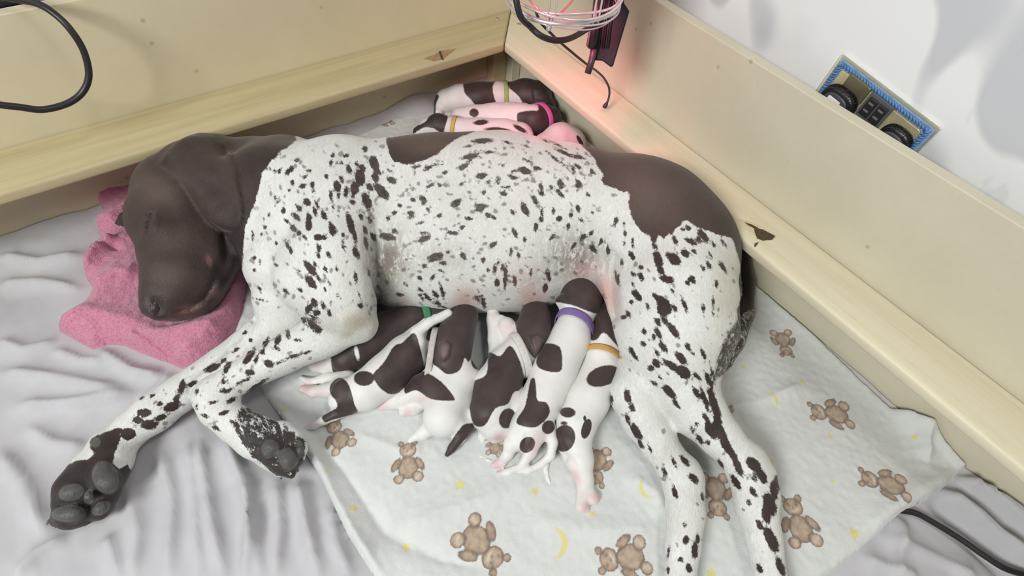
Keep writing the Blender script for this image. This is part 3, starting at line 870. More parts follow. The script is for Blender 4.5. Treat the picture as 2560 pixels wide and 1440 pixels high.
V, Fq, TP, bv = cloth_patch(TW, 0.0026, towel_z, 0.006)
TWL = M('terry_pink', 0.95); n1 = TWL.noise(330, 3, 0.75); n2 = TWL.noise(22, 3)
c = TWL.ramp(n1, [(0.3, (0.44, 0.115, 0.20)), (0.55, (0.60, 0.235, 0.345)), (0.8, (0.68, 0.31, 0.43))])
c = TWL.mix(TWL.math('MULTIPLY', n2, 0.35), c, (0.62, 0.24, 0.33)); TWL.color(c).set(**{'Sheen Weight': 0.35}); TWL.bump(n1, 0.8, 0.003)
o = mesh_obj('towel', V, Fq, TWL.m)
tag(o, 'crumpled pink terry towel under the head of the mother dog', 'towel')

# ------------------------------------------------------------------ the mother dog
ZB = 0.022                                                     # top of the blanket
dog = Body(0.0035, ZB)
# trunk: back, middle and belly runs
dog.chain([(700, 505, 150, .120), (900, 520, 165, .124), (1100, 505, 168, .122), (1250, 502, 170, .122), (1400, 525, 165, .122), (1540, 555, 160, .122), (1650, 585, 155, .118)], .03)
dog.chain([(760, 600, 130, .105), (950, 612, 150, .106), (1120, 618, 158, .104), (1280, 615, 154, .102), (1400, 600, 140, .100), (1520, 600, 130, .100)], .03)
# teat line resting towards the floor
dog.chain([(1000, 690, 84, .078), (1110, 692, 84, .075), (1220, 688, 84, .075), (1330, 690, 80, .075), (1430, 655, 76, .075)], .022)
# chest front, neck
dog.chain([(722, 460, 104, .120), (708, 560, 98, .122), (706, 660, 92, .112), (700, 745, 66, .085)], .022)
dog.chain([(720, 450, 104, .118), (650, 440, 96, .112), (560, 440, 92, .105)], .02)
dog.chain([(700, 600, 60, .10), (600, 590, 55, .085), (560, 640, 48, .075)], .02)
# shoulder blade and upper arm of the upper foreleg
dog.chain([(850, 425, 78, .165), (850, 520, 98, .168), (835, 640, 104, .160), (845, 740, 92, .140)], .025)
dog.chain([(790, 690, 100, .135), (868, 768, 70, .118), (898, 812, 42, .105)], .018)
# forearm, wrist and paw of the upper foreleg
dog.chain([(896, 812, 42, .105), (810, 838, 56, .098), (715, 884, 48, .085), (610, 938, 42, .075), (532, 985, 45, .068)], .010)
dog.chain([(532, 990, 46, .066), (545, 1024, 45, .062), (592, 1062, 46, .060), (640, 1096, 50, .058)], .010)
dog.chain([(640, 1090, 48, .056), (690, 1122, 46, .055), (712, 1150, 36, .050)], .008)
dog.chain([(655, 1090, 40, .056), (706, 1078, 26, .060), (742, 1118, 18, .060)], .006)      # outer toes
dog.chain([(735, 1090, 20, .060), (752, 1120, 17, .060), (748, 1152, 13, .056)], .005)
dog.chain([(690, 1130, 26, .052), (716, 1162, 25, .050), (728, 1184, 14, .046)], .005)
dog.chain([(650, 1125, 24, .048), (672, 1150, 22, .044), (700, 1182, 13, .040)], .005)
dog.chain([(610, 1090, 22, .046), (630, 1128, 16, .042), (656, 1160, 10, .038)], .005)
# lower foreleg stretched forward
dog.chain([(760, 760, 70, .075), (660, 838, 50, .055), (560, 912, 46, .050), (450, 985, 46, .047), (385, 1032, 46, .046)], .010)
dog.chain([(385, 1032, 46, .046), (330, 1072, 44, .044), (290, 1112, 44, .043), (270, 1150, 52, .042)], .010)
dog.chain([(270, 1150, 54, .042), (238, 1198, 62, .042), (205, 1240, 58, .042)], .010)
dog.chain([(215, 1160, 32, .046), (176, 1222, 38, .050), (160, 1258, 26, .046)], .005)       # toes
dog.chain([(205, 1240, 40, .046), (176, 1285, 38, .044), (146, 1298, 20, .040)], .005)
dog.chain([(262, 1220, 34, .044), (246, 1272, 28, .042), (215, 1300, 16, .036)], .005)
dog.chain([(225, 1225, 26, .050), (222, 1246, 20, .051)], .004)
dog.chain([(236, 1112, 17, .052), (242, 1098, 15, .052)], .006)                              # stopper pad
for px, py, r, z in ((256, 1172, 26, .060), (272, 1204, 30, .058), (262, 1200, 24, .061), (176, 1231, 24, .0625), (190, 1226, 22, .063), (222, 1242, 13, .066), (160, 1286, 22, .055), (186, 1283, 24, .056), (252, 1270, 18, .054),
                     (676, 1122, 24, .072), (720, 1146, 26, .069), (716, 1158, 22, .068), (752, 1126, 11, .072), (640, 1095, 18, .074)):
    dog.ball(px, py, r, z, .003)
# haunch and thigh
dog.chain([(1600, 560, 160, .118), (1680, 632, 148, .120)], .03)
dog.chain([(1682, 640, 146, .122), (1690, 740, 148, .128), (1696, 820, 138, .122)], .03)
dog.chain([(1560, 680, 70, .120), (1580, 760, 62, .120), (1610, 850, 62, .110)], .02)
dog.chain([(1700, 820, 134, .118), (1698, 900, 106, .105), (1716, 965, 80, .092), (1748, 1030, 64, .080)], .016)
dog.chain([(1748, 1030, 62, .080), (1795, 1085, 54, .072), (1842, 1136, 48, .064), (1872, 1180, 50, .060)], .010)
dog.chain([(1880, 1146, 36, .063), (1914, 1184, 25, .062), (1912, 1236, 36, .058)], .008)    # hock point
dog.chain([(1872, 1180, 48, .060), (1890, 1260, 52, .054), (1908, 1340, 45, .048), (1925, 1440, 40, .042), (1945, 1530, 44, .040)], .010)
dog.chain([(1945, 1530, 46, .040), (1965, 1600, 56, .040), (1975, 1660, 50, .038)], .010)
# lower hind leg
dog.chain([(1640, 880, 90, .070), (1590, 985, 66, .062), (1605, 1045, 54, .054), (1642, 1100, 46, .048), (1682, 1160, 44, .047), (1706, 1200, 46, .047)], .012)
dog.chain([(1722, 1172, 28, .046), (1732, 1198, 24, .046), (1726, 1240, 28, .046)], .010)
dog.chain([(1706, 1200, 46, .047), (1714, 1280, 48, .047), (1708, 1360, 44, .045), (1702, 1440, 38, .042), (1694, 1530, 42, .040)], .010)
dog.chain([(1694, 1530, 46, .040), (1690, 1600, 54, .040), (1680, 1660, 48, .038)], .010)
# tail curled along the haunch
dog.chain([(1780, 570, 40, .090), (1838, 640, 35, .075), (1853, 710, 32, .058), (1852, 785, 31, .050), (1832, 852, 29, .046), (1808, 905, 22, .042), (1796, 935, 9, .040)], .006)
# head on the towel
dog.chain([(448, 484, 106, .112), (434, 535, 101, .116)], .02)
dog.chain([(450, 400, 50, .110), (520, 420, 84, .110)], .02)
dog.chain([(436, 548, 98, .114), (450, 622, 93, .106), (446, 685, 84, .096), (428, 730, 70, .088), (424, 742, 62, .084)], .016)
dog.chain([(520, 590, 72, .104), (528, 650, 62, .094), (512, 705, 50, .084), (490, 745, 42, .076)], .012)
dog.chain([(385, 765, 32, .090), (395, 775, 27, .088)], .006)                                # nose
dog.chain([(545, 660, 40, .080), (548, 700, 28, .068), (530, 740, 24, .062)], .008)          # lower lip
dog.chain([(505, 752, 30, .066), (450, 772, 27, .066)], .008)
dog.chain([(355, 520, 30, .118), (352, 560, 26, .118)], .012)                                # brow
dog.chain([(395, 545, 30, .150), (405, 575, 26, .148)], .012)
dog.chain([(345, 545, 24, .085), (318, 548, 20, .075), (298, 556, 10, .068)], .006)           # far ear tip
EAR = [(394, 412), (410, 384), (432, 358), (462, 338), (500, 330), (535, 338), (562, 356), (578, 380), (590, 430), (600, 480), (608, 520), (607, 548), (598, 568), (578, 579), (556, 575), (528, 558), (505, 532), (486, 500), (465, 468), (440, 440), (415, 424)]
dog.chain([(448, 402, 44, .150), (500, 412, 62, .154), (540, 462, 58, .156), (564, 518, 42, .152), (572, 540, 34, .150)], .007)
dog.flap(EAR, .0065, 6.0)
dog.groove([(410, 400), (470, 425), (540, 470)], 22, .0025)
dog.groove([(556, 372), (570, 400), (576, 430)], 8, .003)
dog.flap([(364, 540), (374, 526), (392, 530), (398, 555), (390, 582), (374, 592), (362, 575), (358, 556)], .0035, 7)
dog.groove([(380, 534), (373, 548), (367, 564), (371, 580)], 6.5, .0075)                        # closed eye
dog.groove([(396, 782), (402, 768), (394, 755), (384, 752)], 6, .006)                         # nostril
dog.groove([(545, 668), (540, 690), (530, 715), (512, 745), (478, 770), (440, 778)], 7, .006) # lips
dog.groove([(560, 590), (566, 640), (556, 690)], 10, .005)
dog.groove([(640, 800), (610, 850), (560, 900), (500, 945), (474, 975)], 8, .007)             # between the forelegs
dog.groove([(934, 560), (930, 640), (940, 700), (948, 770)], 16, .010)
dog.groove([(1532, 640), (1528, 700), (1540, 790)], 14, .010)
dog.groove([(140, 1262), (200, 1262), (240, 1258)], 6, .004)
dog.groove([(212, 1262), (228, 1292), (224, 1310)], 7, .004)
dog.groove([(640, 1118), (690, 1140), (706, 1180)], 6, .003)
dog.groove([(655, 440), (640, 540), (622, 620)], 10, .003)
dog.groove([(690, 560), (650, 580)], 10, .002)
dog.flap([(850, 790), (900, 765), (935, 770), (945, 815), (925, 840), (880, 850), (850, 830)], .003, 10)
dog.build()
DV, DF = dog.mesh()


def lean(V, t=0.006):
    """soft contact with the rails, the panels and the bedding board"""
    up_ = sstep(HR - RT - 0.010, HR - RT - 0.001, V[:, 2])
    for c_, dep in ((0, D2), (1, D1)):
        lim = -0.004 - up_ * (dep - 0.002); over = np.maximum(V[:, c_] - lim + t, 0)
        V[:, c_] = np.where(over > 0, lim - t + t * (1 - np.exp(-over / t)), V[:, c_])
    return V


DV = lean(DV)
DP = px_of(DV)
# coat
head = [(200, 250), (720, 300), (742, 350), (722, 366), (715, 372), (700, 376), (690, 400), (680, 398), (668, 420), (655, 430), (650, 460), (640, 500), (628, 530), (614, 565), (608, 620), (607, 668), (585, 700), (560, 790), (350, 840), (200, 700)]
back = [(964, 345), (1130, 320), (1210, 318), (1165, 338), (1150, 342), (1125, 358), (1095, 384), (1070, 398), (1020, 412), (985, 405), (975, 390), (968, 366)]
rump = [(1450, 360), (1560, 370), (1700, 400), (1900, 560), (1850, 600), (1808, 590), (1790, 586), (1772, 578), (1745, 570), (1722, 553), (1708, 552), (1704, 562), (1690, 572), (1680, 588), (1672, 582), (1660, 597), (1648, 588), (1640, 604), (1630, 592), (1612, 585), (1592, 566),
        (1578, 540), (1570, 506), (1574, 488), (1568, 478), (1558, 482), (1535, 470), (1510, 462), (1500, 446), (1511, 442), (1492, 415), (1486, 395), (1476, 386)]
tail_ = [(1800, 530), (1840, 580), (1900, 660), (1900, 765), (1872, 775), (1852, 790), (1842, 778), (1856, 730), (1850, 660), (1834, 605), (1818, 580)]
SP = [(742,400,7,5,0),(723,427,16,7,130),(700,427,9,4,120),(687,427,6,3,90),(673,422,7,4,10),(770,427,9,5,20),(762,442,6,4,0),(815,440,7,6,45),(731,457,7,6,110),(757,465,10,7,0),(781,462,8,7,90),(783,478,10,4,70),(723,475,6,4,0),(827,408,8,5,90),(852,407,7,4,0),(865,388,8,6,0),(832,388,7,5,110),(892,410,9,5,70),(873,422,14,7,60),(905,420,12,8,50),(900,443,22,13,80),(935,407,20,12,70),(912,372,9,6,90),(943,427,18,7,45),(975,428,9,4,30),(978,450,15,8,30),(938,443,12,9,60),(955,480,28,12,50),(925,468,12,8,50),(843,467,20,9,70),(853,447,12,5,60),(865,480,16,6,90),(887,470,18,11,80),(882,485,12,6,90),(827,488,14,5,85),(917,502,24,11,70),(845,488,12,4,85),(768,505,12,9,50),(792,510,14,5,70),(787,530,14,6,75),(810,537,16,7,70),(833,515,14,4,90),(882,505,10,6,40),(740,542,16,7,45),(748,520,12,6,50),(708,527,8,6,100),(695,505,12,3,130),(687,495,6,4,90),(673,537,6,4,110),(717,553,8,5,40),(848,523,8,4,80),(876,560,32,9,75),(902,542,9,6,60),(925,548,12,5,70),(772,550,20,8,80),(772,563,16,9,90),
 (733,570,12,7,60),(747,582,16,6,45),(762,594,9,5,50),(830,573,20,9,75),(797,593,12,9,0),(812,593,9,6,60),(798,618,11,6,65),(721,617,24,5,60),(822,637,11,6,60),(795,638,9,5,70),(860,615,14,5,70),(858,587,10,5,80),(887,590,22,6,80),(890,633,18,8,65),(913,575,12,6,70),(915,608,18,6,80),(933,593,14,6,60),(967,592,24,9,10),(987,578,9,6,40),(690,609,5,4,90),(662,568,6,5,90),(656,585,6,4,20),(632,588,12,4,90),(637,645,5,5,0),(650,655,7,3,100),(690,663,7,4,45),(775,670,26,9,52),(788,662,10,5,50),(814,673,9,5,60),(843,672,9,5,90),(777,705,22,10,50),(797,697,10,4,55),(748,677,8,4,40),(824,706,9,4,70),(889,693,18,5,75),(922,682,14,4,75),(715,728,11,5,40),(751,725,9,5,40),(647,720,12,4,35),(636,676,5,5,0),(652,750,22,2.5,15),(813,723,8,4,80),(807,765,13,6,65),(785,757,14,8,70),(827,758,6,4,90),(843,738,6,4,60),(900,743,14,2,65),(902,765,8,5,60),(772,772,16,8,120),(823,782,9,6,70),(792,783,10,8,0),(780,812,14,8,60),(796,825,10,9,0),(760,800,10,6,90),
 (612,832,9,5,-20),(627,851,6,6,0),(624,890,26,9,125),(665,856,16,7,120),(695,849,14,8,100),(672,909,14,10,30),(624,931,14,8,10),(567,920,24,7,120),(530,920,24,9,-25),(455,969,20,9,100),(429,1017,24,12,-20),(361,1032,20,11,0),(372,1062,24,12,0),(354,995,8,4,-30),(492,980,9,5,100),(492,1017,8,4,90),(552,976,12,5,-20),(560,954,12,6,-30),(534,1006,14,5,-10),(735,890,20,4,-20),(765,882,16,4,-15),(642,965,40,6,-35),(320,1085,16,20,90),(400,1010,9,6,0),(410,985,7,4,20),(580,1000,16,6,-30),
 (1645,650,28,11,75),(1652,675,12,9,60),(1667,698,20,10,15),(1685,648,20,13,45),(1670,637,9,6,60),(1713,633,14,9,40),(1735,628,9,5,50),(1758,590,22,9,50),(1783,610,11,5,45),(1727,603,18,7,25),(1747,600,10,6,40),(1707,573,6,5,0),(1720,570,9,7,40),(1687,600,14,7,60),(1633,597,8,7,90),(1637,615,12,6,60),(1810,608,14,4,55),(1776,638,9,4,60),(1772,662,13,5,65),(1758,670,9,5,60),(1807,668,18,6,60),(1730,698,13,8,60),(1720,708,9,5,55),(1792,710,10,5,80),(1603,692,13,7,70),(1602,668,7,6,0),(1582,685,8,5,60),(1592,737,18,9,55),(1583,713,9,5,60),(1578,755,7,6,0),(1660,763,26,15,60),(1640,742,12,7,45),(1683,730,12,4,60),(1712,763,22,6,70),(1687,770,12,6,60),(1758,773,20,5,80),(1783,763,24,4,88),(1620,768,10,5,65),(1580,640,14,7,65),(1582,607,16,4,85),(1563,585,10,5,85),(1538,558,11,5,95),(1555,658,10,4,80),(1543,697,20,5,75),(1560,560,7,4,80),(1561,607,9,3,90),
 (1658,775,18,16,80),(1643,805,14,7,60),(1683,825,26,9,55),(1662,800,14,7,50),(1645,833,18,7,60),(1633,843,9,5,60),(1572,785,10,6,55),(1560,793,9,6,0),(1611,830,10,6,60),(1609,859,9,6,40),(1582,883,20,7,60),(1658,867,20,8,55),(1642,882,12,4,55),(1720,868,15,6,55),(1732,883,9,3,60),(1703,895,24,9,45),(1757,883,20,5,62),(1680,915,30,9,35),(1708,930,24,14,45),(1640,908,14,9,50),(1627,920,9,7,45),(1742,940,16,6,50),(1773,952,28,7,65),(1782,935,26,4,75),(1635,958,10,5,45),(1650,943,11,4,50),(1673,980,26,10,45),(1742,983,20,8,55),(1778,985,18,9,70),
 (1786,1012,46,10,72),(1779,1076,26,14,55),(1816,1114,30,11,60),(1749,1099,18,6,60),(1771,1106,8,6,60),(1846,1170,26,9,65),(1801,1159,16,6,65),(1839,1204,24,9,60),(1884,1162,26,14,45),(1925,1260,30,16,70),(1884,1230,16,7,60),(1944,1207,20,10,80),(1872,1256,10,6,60),(1899,1312,16,8,60),(1929,1350,36,14,65),(1899,1421,13,8,60),(1951,1417,26,10,70),(1795,1050,24,9,70),
 (1569,990,20,9,75),(1580,1020,13,8,70),(1569,1046,14,6,75),(1527,997,14,5,70),(1591,1080,24,11,60),(1625,1121,14,4,70),(1602,1110,12,7,60),(1661,1181,18,6,75),(1687,1230,18,7,70),(1711,1151,18,8,50),(1734,1196,16,9,40),(1685,1155,16,5,70),(1756,1241,12,5,70),(1715,1350,12,9,90),(1737,1376,24,9,90),(1745,1346,12,6,90),(1702,1399,8,6,0),(1722,1421,12,9,80),(1672,1380,16,4,100),(1670,1425,10,5,90),(1711,1312,8,6,60),
 (1040,417,14,4,-10),(1070,420,14,6,-25),(1085,412,10,4,-20),(1102,412,9,3,-20),(1112,432,8,5,-30),(1158,417,15,7,-25),(1175,403,8,2.5,-25),(1177,391,24,7,-8),(1218,380,26,4,3),(1207,352,27,7,-3),(1172,365,14,3,-15),(1203,440,16,8,-10),(1243,458,8,5,0),(1245,447,8,4,0),(1220,455,7,4,-10),(1077,463,13,5,-25),(1100,463,7,5,0),(1153,460,9,4,-35),(1057,497,14,7,30),(1032,500,8,6,0),(1060,505,9,6,120),(1140,508,16,9,-30),(1210,480,8,5,110),(1203,515,18,6,5),(1200,523,14,6,0),(1258,485,12,6,20),(1267,467,11,4,-5),(1282,443,13,6,20),(1313,427,18,9,20),(1287,428,10,4,-10),(1342,420,12,5,15),(1312,523,20,9,65),(1338,502,20,6,55),(1352,482,10,6,50),(1025,532,12,5,-10),(1030,542,10,5,-20),(985,533,9,6,-40),(970,545,7,5,60),(1000,514,7,5,60),(1070,525,8,5,70),(1098,540,7,6,0),(1173,547,11,6,10),(1220,538,9,7,40),(1233,543,12,4,30),(1268,356,12,4,15),(1312,365,11,3,15),(1315,400,12,3,20),(1258,415,7,4,0),(1282,532,9,5,60),
 (1062,597,18,8,-25),(1060,582,13,4,0),(1132,582,17,6,5),(1155,568,8,6,-30),(1050,557,12,4,-10),(1088,643,22,11,-20),(1158,640,12,7,50),(1120,630,6,5,0),(1108,658,9,6,0),(1062,665,8,5,0),(1232,613,14,7,-30),(1287,582,14,7,65),(1208,650,8,6,90),(1237,672,14,5,95),(1245,657,9,5,90),(1257,670,10,5,95),(1263,693,32,6,93),(1243,707,12,7,90),(1287,703,15,5,80),(1193,747,12,5,75),(1208,755,20,6,75),(1105,727,22,5,75),(1088,735,12,6,50),(1067,742,16,5,45),(1052,725,10,4,40),(1050,695,8,5,50),(1082,693,10,5,-50),(1095,758,12,5,45),(1108,767,9,3,25),(1052,742,14,4,50),(1220,675,7,4,70),(1278,628,14,4,95),(1297,638,9,5,95),(1102,677,9,4,20),(1013,710,9,4,35),(1000,737,9,5,0),(953,765,18,5,5),
 (1400,483,16,6,50),(1378,467,8,5,75),(1400,463,10,5,50),(1403,455,11,4,50),(1415,443,9,3,50),(1447,457,13,5,45),(1443,465,10,5,30),(1470,488,9,5,50),(1480,428,10,5,55),(1445,417,12,5,35),(1430,418,14,4,35),(1427,428,14,4,45),(1390,398,30,4,38),(1413,383,30,5,25),(1447,392,16,5,15),(1383,527,9,5,90),(1445,522,11,6,75),(1428,538,8,6,90),(1481,532,6,4,70),(1398,547,9,8,0),(1540,552,12,6,95),(1355,530,14,4,85),(1352,548,8,6,90),(1453,550,8,5,30),(1352,467,10,6,70),
 (1340,568,14,6,95),(1380,593,14,4,-50),(1422,565,8,6,100),(1458,592,11,7,-40),(1478,583,10,5,-65),(1482,622,14,7,50),(1435,613,12,5,-60),(1520,625,14,5,90),(1502,605,12,5,-70),(1367,677,14,4,-85),(1372,692,14,6,90),(1363,720,14,7,100),(1327,683,12,4,95),(1312,600,8,5,100),(1762,1000,36,7,72),(1802,1080,38,11,62),(1832,1138,26,9,60),(1765,1045,18,6,60),(1905,1190,22,11,60),(1935,1228,24,10,80),(1915,1288,22,11,70),(1690,1010,16,6,50),(1730,1075,12,5,60),(1740,1060,8,5,60),(700,905,22,4,-25),(655,880,10,6,30),(690,870,12,6,20),(590,875,12,5,-30),(560,900,10,5,-20),(480,960,14,7,-30),(440,1000,15,8,90),(400,1045,20,8,-20),(345,1050,16,9,20),(380,990,10,5,-30),(640,900,14,6,110),(745,850,10,5,0),(720,835,12,6,80),(610,952,20,4,-25),(575,975,18,5,-25),(515,1040,14,5,20),(560,1032,16,6,-20),(540,1070,12,5,30),(1390,360,22,3,25),(1365,352,14,3,22)]
R2 = np.random.default_rng(11)
FINE = []
regions = [((600, 345, 960, 800), 190, 70), ((840, 380, 960, 560), 50, 60), ((960, 400, 1500, 770), 330, 15), ((1500, 480, 1840, 950), 110, 65), ((330, 820, 800, 1080), 170, -30), ((1500, 950, 1960, 1440), 80, 65), ((1180, 345, 1480, 480), 70, 20)]
for (x0, y0, x1, y1), nn, an in regions:
    for _ in range(nn):
        a = R2.uniform(2.8, 8.0); FINE.append((R2.uniform(x0, x1), R2.uniform(y0, y1), a, a * R2.uniform(.4, .75), an + R2.normal(0, 25)))
brown = spot_field(DP, SP)
pawA = [(225, 1098), (250, 1085), (285, 1072), (306, 1070), (300, 1100), (286, 1135), (283, 1160), (300, 1172), (318, 1160), (330, 1180), (320, 1240), (240, 1340), (100, 1340), (100, 1240), (150, 1170), (196, 1150), (222, 1148), (240, 1132), (226, 1125)]
pawB = [(600, 985), (640, 985), (662, 1028), (715, 1050), (775, 1100), (770, 1160), (735, 1210), (690, 1200), (625, 1150), (592, 1105), (570, 1070), (548, 1050), (575, 1040), (590, 1015)]
patch = np.full(len(DP), -25.0)
for pl in (head, back, rump, tail_, pawA): patch = np.maximum(patch, poly_sd(DP, pl))
brown = np.maximum(brown, patch)
TAILM = [(1838, 770), (1900, 755), (1898, 800), (1880, 845), (1855, 895), (1815, 940), (1780, 955), (1788, 900), (1800, 862), (1816, 832), (1838, 802)]
mott = np.maximum.reduce([soft_field(DP, [(782, 808, 42, 34, 60, .66)]), np.clip(poly_sd(DP, pawB) / 14, 0, 1) * (.60 + .12 * sstep(1060, 1140, DP[:, 1])), np.clip(poly_sd(DP, TAILM) / 6, 0, 1) * .58,
                          soft_field(DP, [(330, 1060, 35, 25, 0, .45), (400, 1020, 40, 20, -25, .35), (890, 460, 55, 45, 60, .35), (1890, 1190, 30, 50, 60, .5), (1790, 1020, 20, 60, 70, .4)])])
fine = spot_field(DP, FINE)
roan = soft_field(DP, [(972, 645, 56, 68, 0, .95), (950, 740, 20, 50, 0, .9), (1440, 640, 80, 60, 0, .9), (1100, 640, 90, 40, 0, .35), (1330, 700, 60, 60, 0, .35), (935, 600, 14, 60, 0, .5), (980, 770, 60, 14, 0, .7), (1690, 1120, 24, 60, 60, .3), (800, 790, 60, 50, 0, .18)])
roan = np.maximum(roan, np.clip(poly_sd(DP, TAILM) / 6, 0, 1) * .9)
pink = soft_field(DP, [(1165, 752, 30, 34, 0, .8), (1330, 748, 34, 40, 0, .75), (1512, 735, 34, 60, -15, .95), (1470, 680, 50, 30, 0, .5), (1014, 748, 13, 11, 0, .5), (1300, 690, 60, 50, 0, .25), (522, 652, 5, 14, 70 + 90, .9), (470, 775, 40, 12, -15, .5), (545, 735, 20, 16, 0, .4), (262, 1166, 18, 10, 0, .5)])
tan_ = soft_field(DP, [(893, 806, 46, 30, -10, .8), (868, 838, 20, 12, -20, .8), (1812, 740, 34, 110, 5, .45), (1785, 900, 40, 60, 20, .3), (980, 660, 30, 60, 10, .45)])
pads = np.maximum.reduce([spot_field(DP, [(264, 1194, 44, 34, 70), (178, 1231, 34, 22, -15), (222, 1243, 12, 22, 10), (172, 1284, 46, 22, -5), (254, 1270, 28, 16, -30), (676, 1122, 24, 24, 0), (720, 1148, 30, 24, 60), (751, 1122, 9, 28, -10), (238, 1106, 15, 14, 0)])])
wet = np.maximum(soft_field(DP, [(383, 768, 30, 28, 0, 1), (535, 700, 14, 26, 30, .9), (530, 722, 18, 12, -30, .9), (490, 772, 40, 10, -15, .5)]), np.clip(pads / 8, 0, 1) * .5)
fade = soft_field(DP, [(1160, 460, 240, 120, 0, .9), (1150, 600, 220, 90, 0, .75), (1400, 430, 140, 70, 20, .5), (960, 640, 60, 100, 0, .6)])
lift = soft_field(DP, [(405, 478, 62, 42, 20, .75), (470, 590, 60, 40, 0, .32), (430, 690, 60, 46, 0, .38), (540, 400, 60, 30, 40, .18), (1080, 365, 90, 30, 0, .75), (1610, 470, 150, 85, 40, .85), (1540, 400, 70, 40, 10, .6), (1740, 540, 60, 50, 50, .3)])  # lighter brown: lit sheen painted into forehead, muzzle, back and rump
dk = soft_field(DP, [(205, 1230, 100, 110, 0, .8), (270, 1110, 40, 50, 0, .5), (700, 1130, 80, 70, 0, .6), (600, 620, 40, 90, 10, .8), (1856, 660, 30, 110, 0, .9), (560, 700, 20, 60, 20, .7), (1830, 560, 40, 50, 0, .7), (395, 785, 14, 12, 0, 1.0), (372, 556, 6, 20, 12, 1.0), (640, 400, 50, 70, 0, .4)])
scuff = soft_field(DP, [(708, 1070, 1, 1, 0, 0)])


def coat_material(name, white, brown_c, dark_c, wob_px, scale, sheen):
    m = M(name, 0.62)
    nA = m.noise(scale, 3, 0.65); nB = m.noise(scale * 3.2, 2, 0.7); nC = m.noise(scale * 0.16, 3, 0.6)
    streak = m.noise(scale * 0.9, 3, 0.7, m.coord((1.0, 0.42, 1.0), (0, 0, 0.35)))
    wob = m.math('ADD', m.math('MULTIPLY', m.math('SUBTRACT', nA, 0.5), wob_px * 2.2), m.math('MULTIPLY', m.math('SUBTRACT', nB, 0.5), wob_px * 1.4))
    wob = m.math('ADD', wob, m.math('MULTIPLY', m.math('SUBTRACT', streak, 0.5), wob_px * 1.8))
    bf = m.step(m.math('ADD', m.attr('brown'), wob), -1.6, 2.0)
    return m, nA, nB, nC, streak, wob, bf


m, nA, nB, nC, streak, wob, bf = coat_material('pointer_coat', None, None, None, 3.8, 210, .3)
m1 = m.n('ShaderNodeMapping'); m1.inputs['Rotation'].default_value = (0, 0, 0.69); m.l(m.coord(), m1.inputs[0])
m2 = m.n('ShaderNodeMapping'); m2.inputs['Scale'].default_value = (1, 0.24, 0.6); m.l(m1.outputs[0], m2.inputs[0])
hair = m.noise(190, 4, 0.7, m2.outputs[0], 0.5); hair2 = m.noise(520, 3, 0.7, m2.outputs[0], 0.8)
white = m.ramp(nC, [(0.25, (0.635, 0.635, 0.60)), (0.7, (0.71, 0.715, 0.69))])
br = m.ramp(nC, [(0.3, (0.034, 0.021, 0.019)), (0.7, (0.050, 0.031, 0.027))])
br = m.mix(m.step(m.attr('patch'), -6.0, 6.0), (0.034, 0.021, 0.018), br)
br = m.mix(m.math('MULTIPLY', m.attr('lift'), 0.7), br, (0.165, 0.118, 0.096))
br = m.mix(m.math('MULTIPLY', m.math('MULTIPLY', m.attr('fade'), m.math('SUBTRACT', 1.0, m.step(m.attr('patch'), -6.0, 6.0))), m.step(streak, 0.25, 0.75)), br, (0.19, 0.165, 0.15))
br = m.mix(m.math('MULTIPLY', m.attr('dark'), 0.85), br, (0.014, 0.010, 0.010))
c = m.mix(m.math('MULTIPLY', m.attr('tan'), 0.9), white, (0.46, 0.40, 0.275))
c = m.mix(m.math('MULTIPLY', m.math('MULTIPLY', m.attr('roan'), m.step(hair, 0.34, 0.54)), 0.92), c, (0.165, 0.13, 0.108))
c = m.mix(m.math('MULTIPLY', m.attr('pink'), 0.8), c, (0.50, 0.235, 0.21))
c = m.mix(m.math('MULTIPLY', m.step(m.math('ADD', m.attr('fine'), m.math('MULTIPLY', wob, 0.5)), -1.2, 2.0), 0.68), c, (0.095, 0.075, 0.066))
c = m.mix(m.step(m.math('ADD', m.math('SUBTRACT', m.attr('mottle'), streak), m.math('MULTIPLY', m.math('SUBTRACT', nB, 0.5), 0.4)), -0.06, 0.12), c, (0.040, 0.030, 0.027))
c = m.mix(bf, c, br)
c = m.mix(m.math('MULTIPLY', m.math('MULTIPLY', bf, m.attr('pink')), 0.8), c, (0.30, 0.13, 0.12))
padc = m.ramp(nB, [(0.3, (0.075, 0.072, 0.068)), (0.7, (0.115, 0.112, 0.105))])
c = m.mix(m.step(m.attr('pad'), -1.0, 3.0), c, padc)
c = m.mix(m.math('MULTIPLY', m.attr('wet'), 0.5), c, (0.055, 0.045, 0.045))
m.color(c)
m.set(**{'Roughness': m.math('SUBTRACT', 0.56, m.math('MULTIPLY', m.attr('wet'), 0.36)), 'Sheen Weight': 0.16, 'Sheen Roughness': 0.4, 'Specular IOR Level': 0.35})
m.b.inputs['Sheen Tint'].default_value = (1.0, 0.93, 0.88, 1)
c = m.mix(0.55, c, m.mix(1.0, c, m.ramp(hair2, [(0.25, (0.72, 0.72, 0.72)), (0.75, (1.25, 1.25, 1.25))]), 'MULTIPLY'))
m.color(c)
m.bump(m.math('ADD', m.math('MULTIPLY', hair2, 1.0), m.math('MULTIPLY', nB, 0.5)), 0.38, 0.0024)
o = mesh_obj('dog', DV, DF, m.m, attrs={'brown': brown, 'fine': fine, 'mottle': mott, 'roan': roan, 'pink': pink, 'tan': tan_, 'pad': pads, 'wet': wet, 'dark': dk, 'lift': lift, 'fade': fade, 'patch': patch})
DOG = o
CLAW = plain('claw', (0.05, 0.043, 0.038), 0.35)
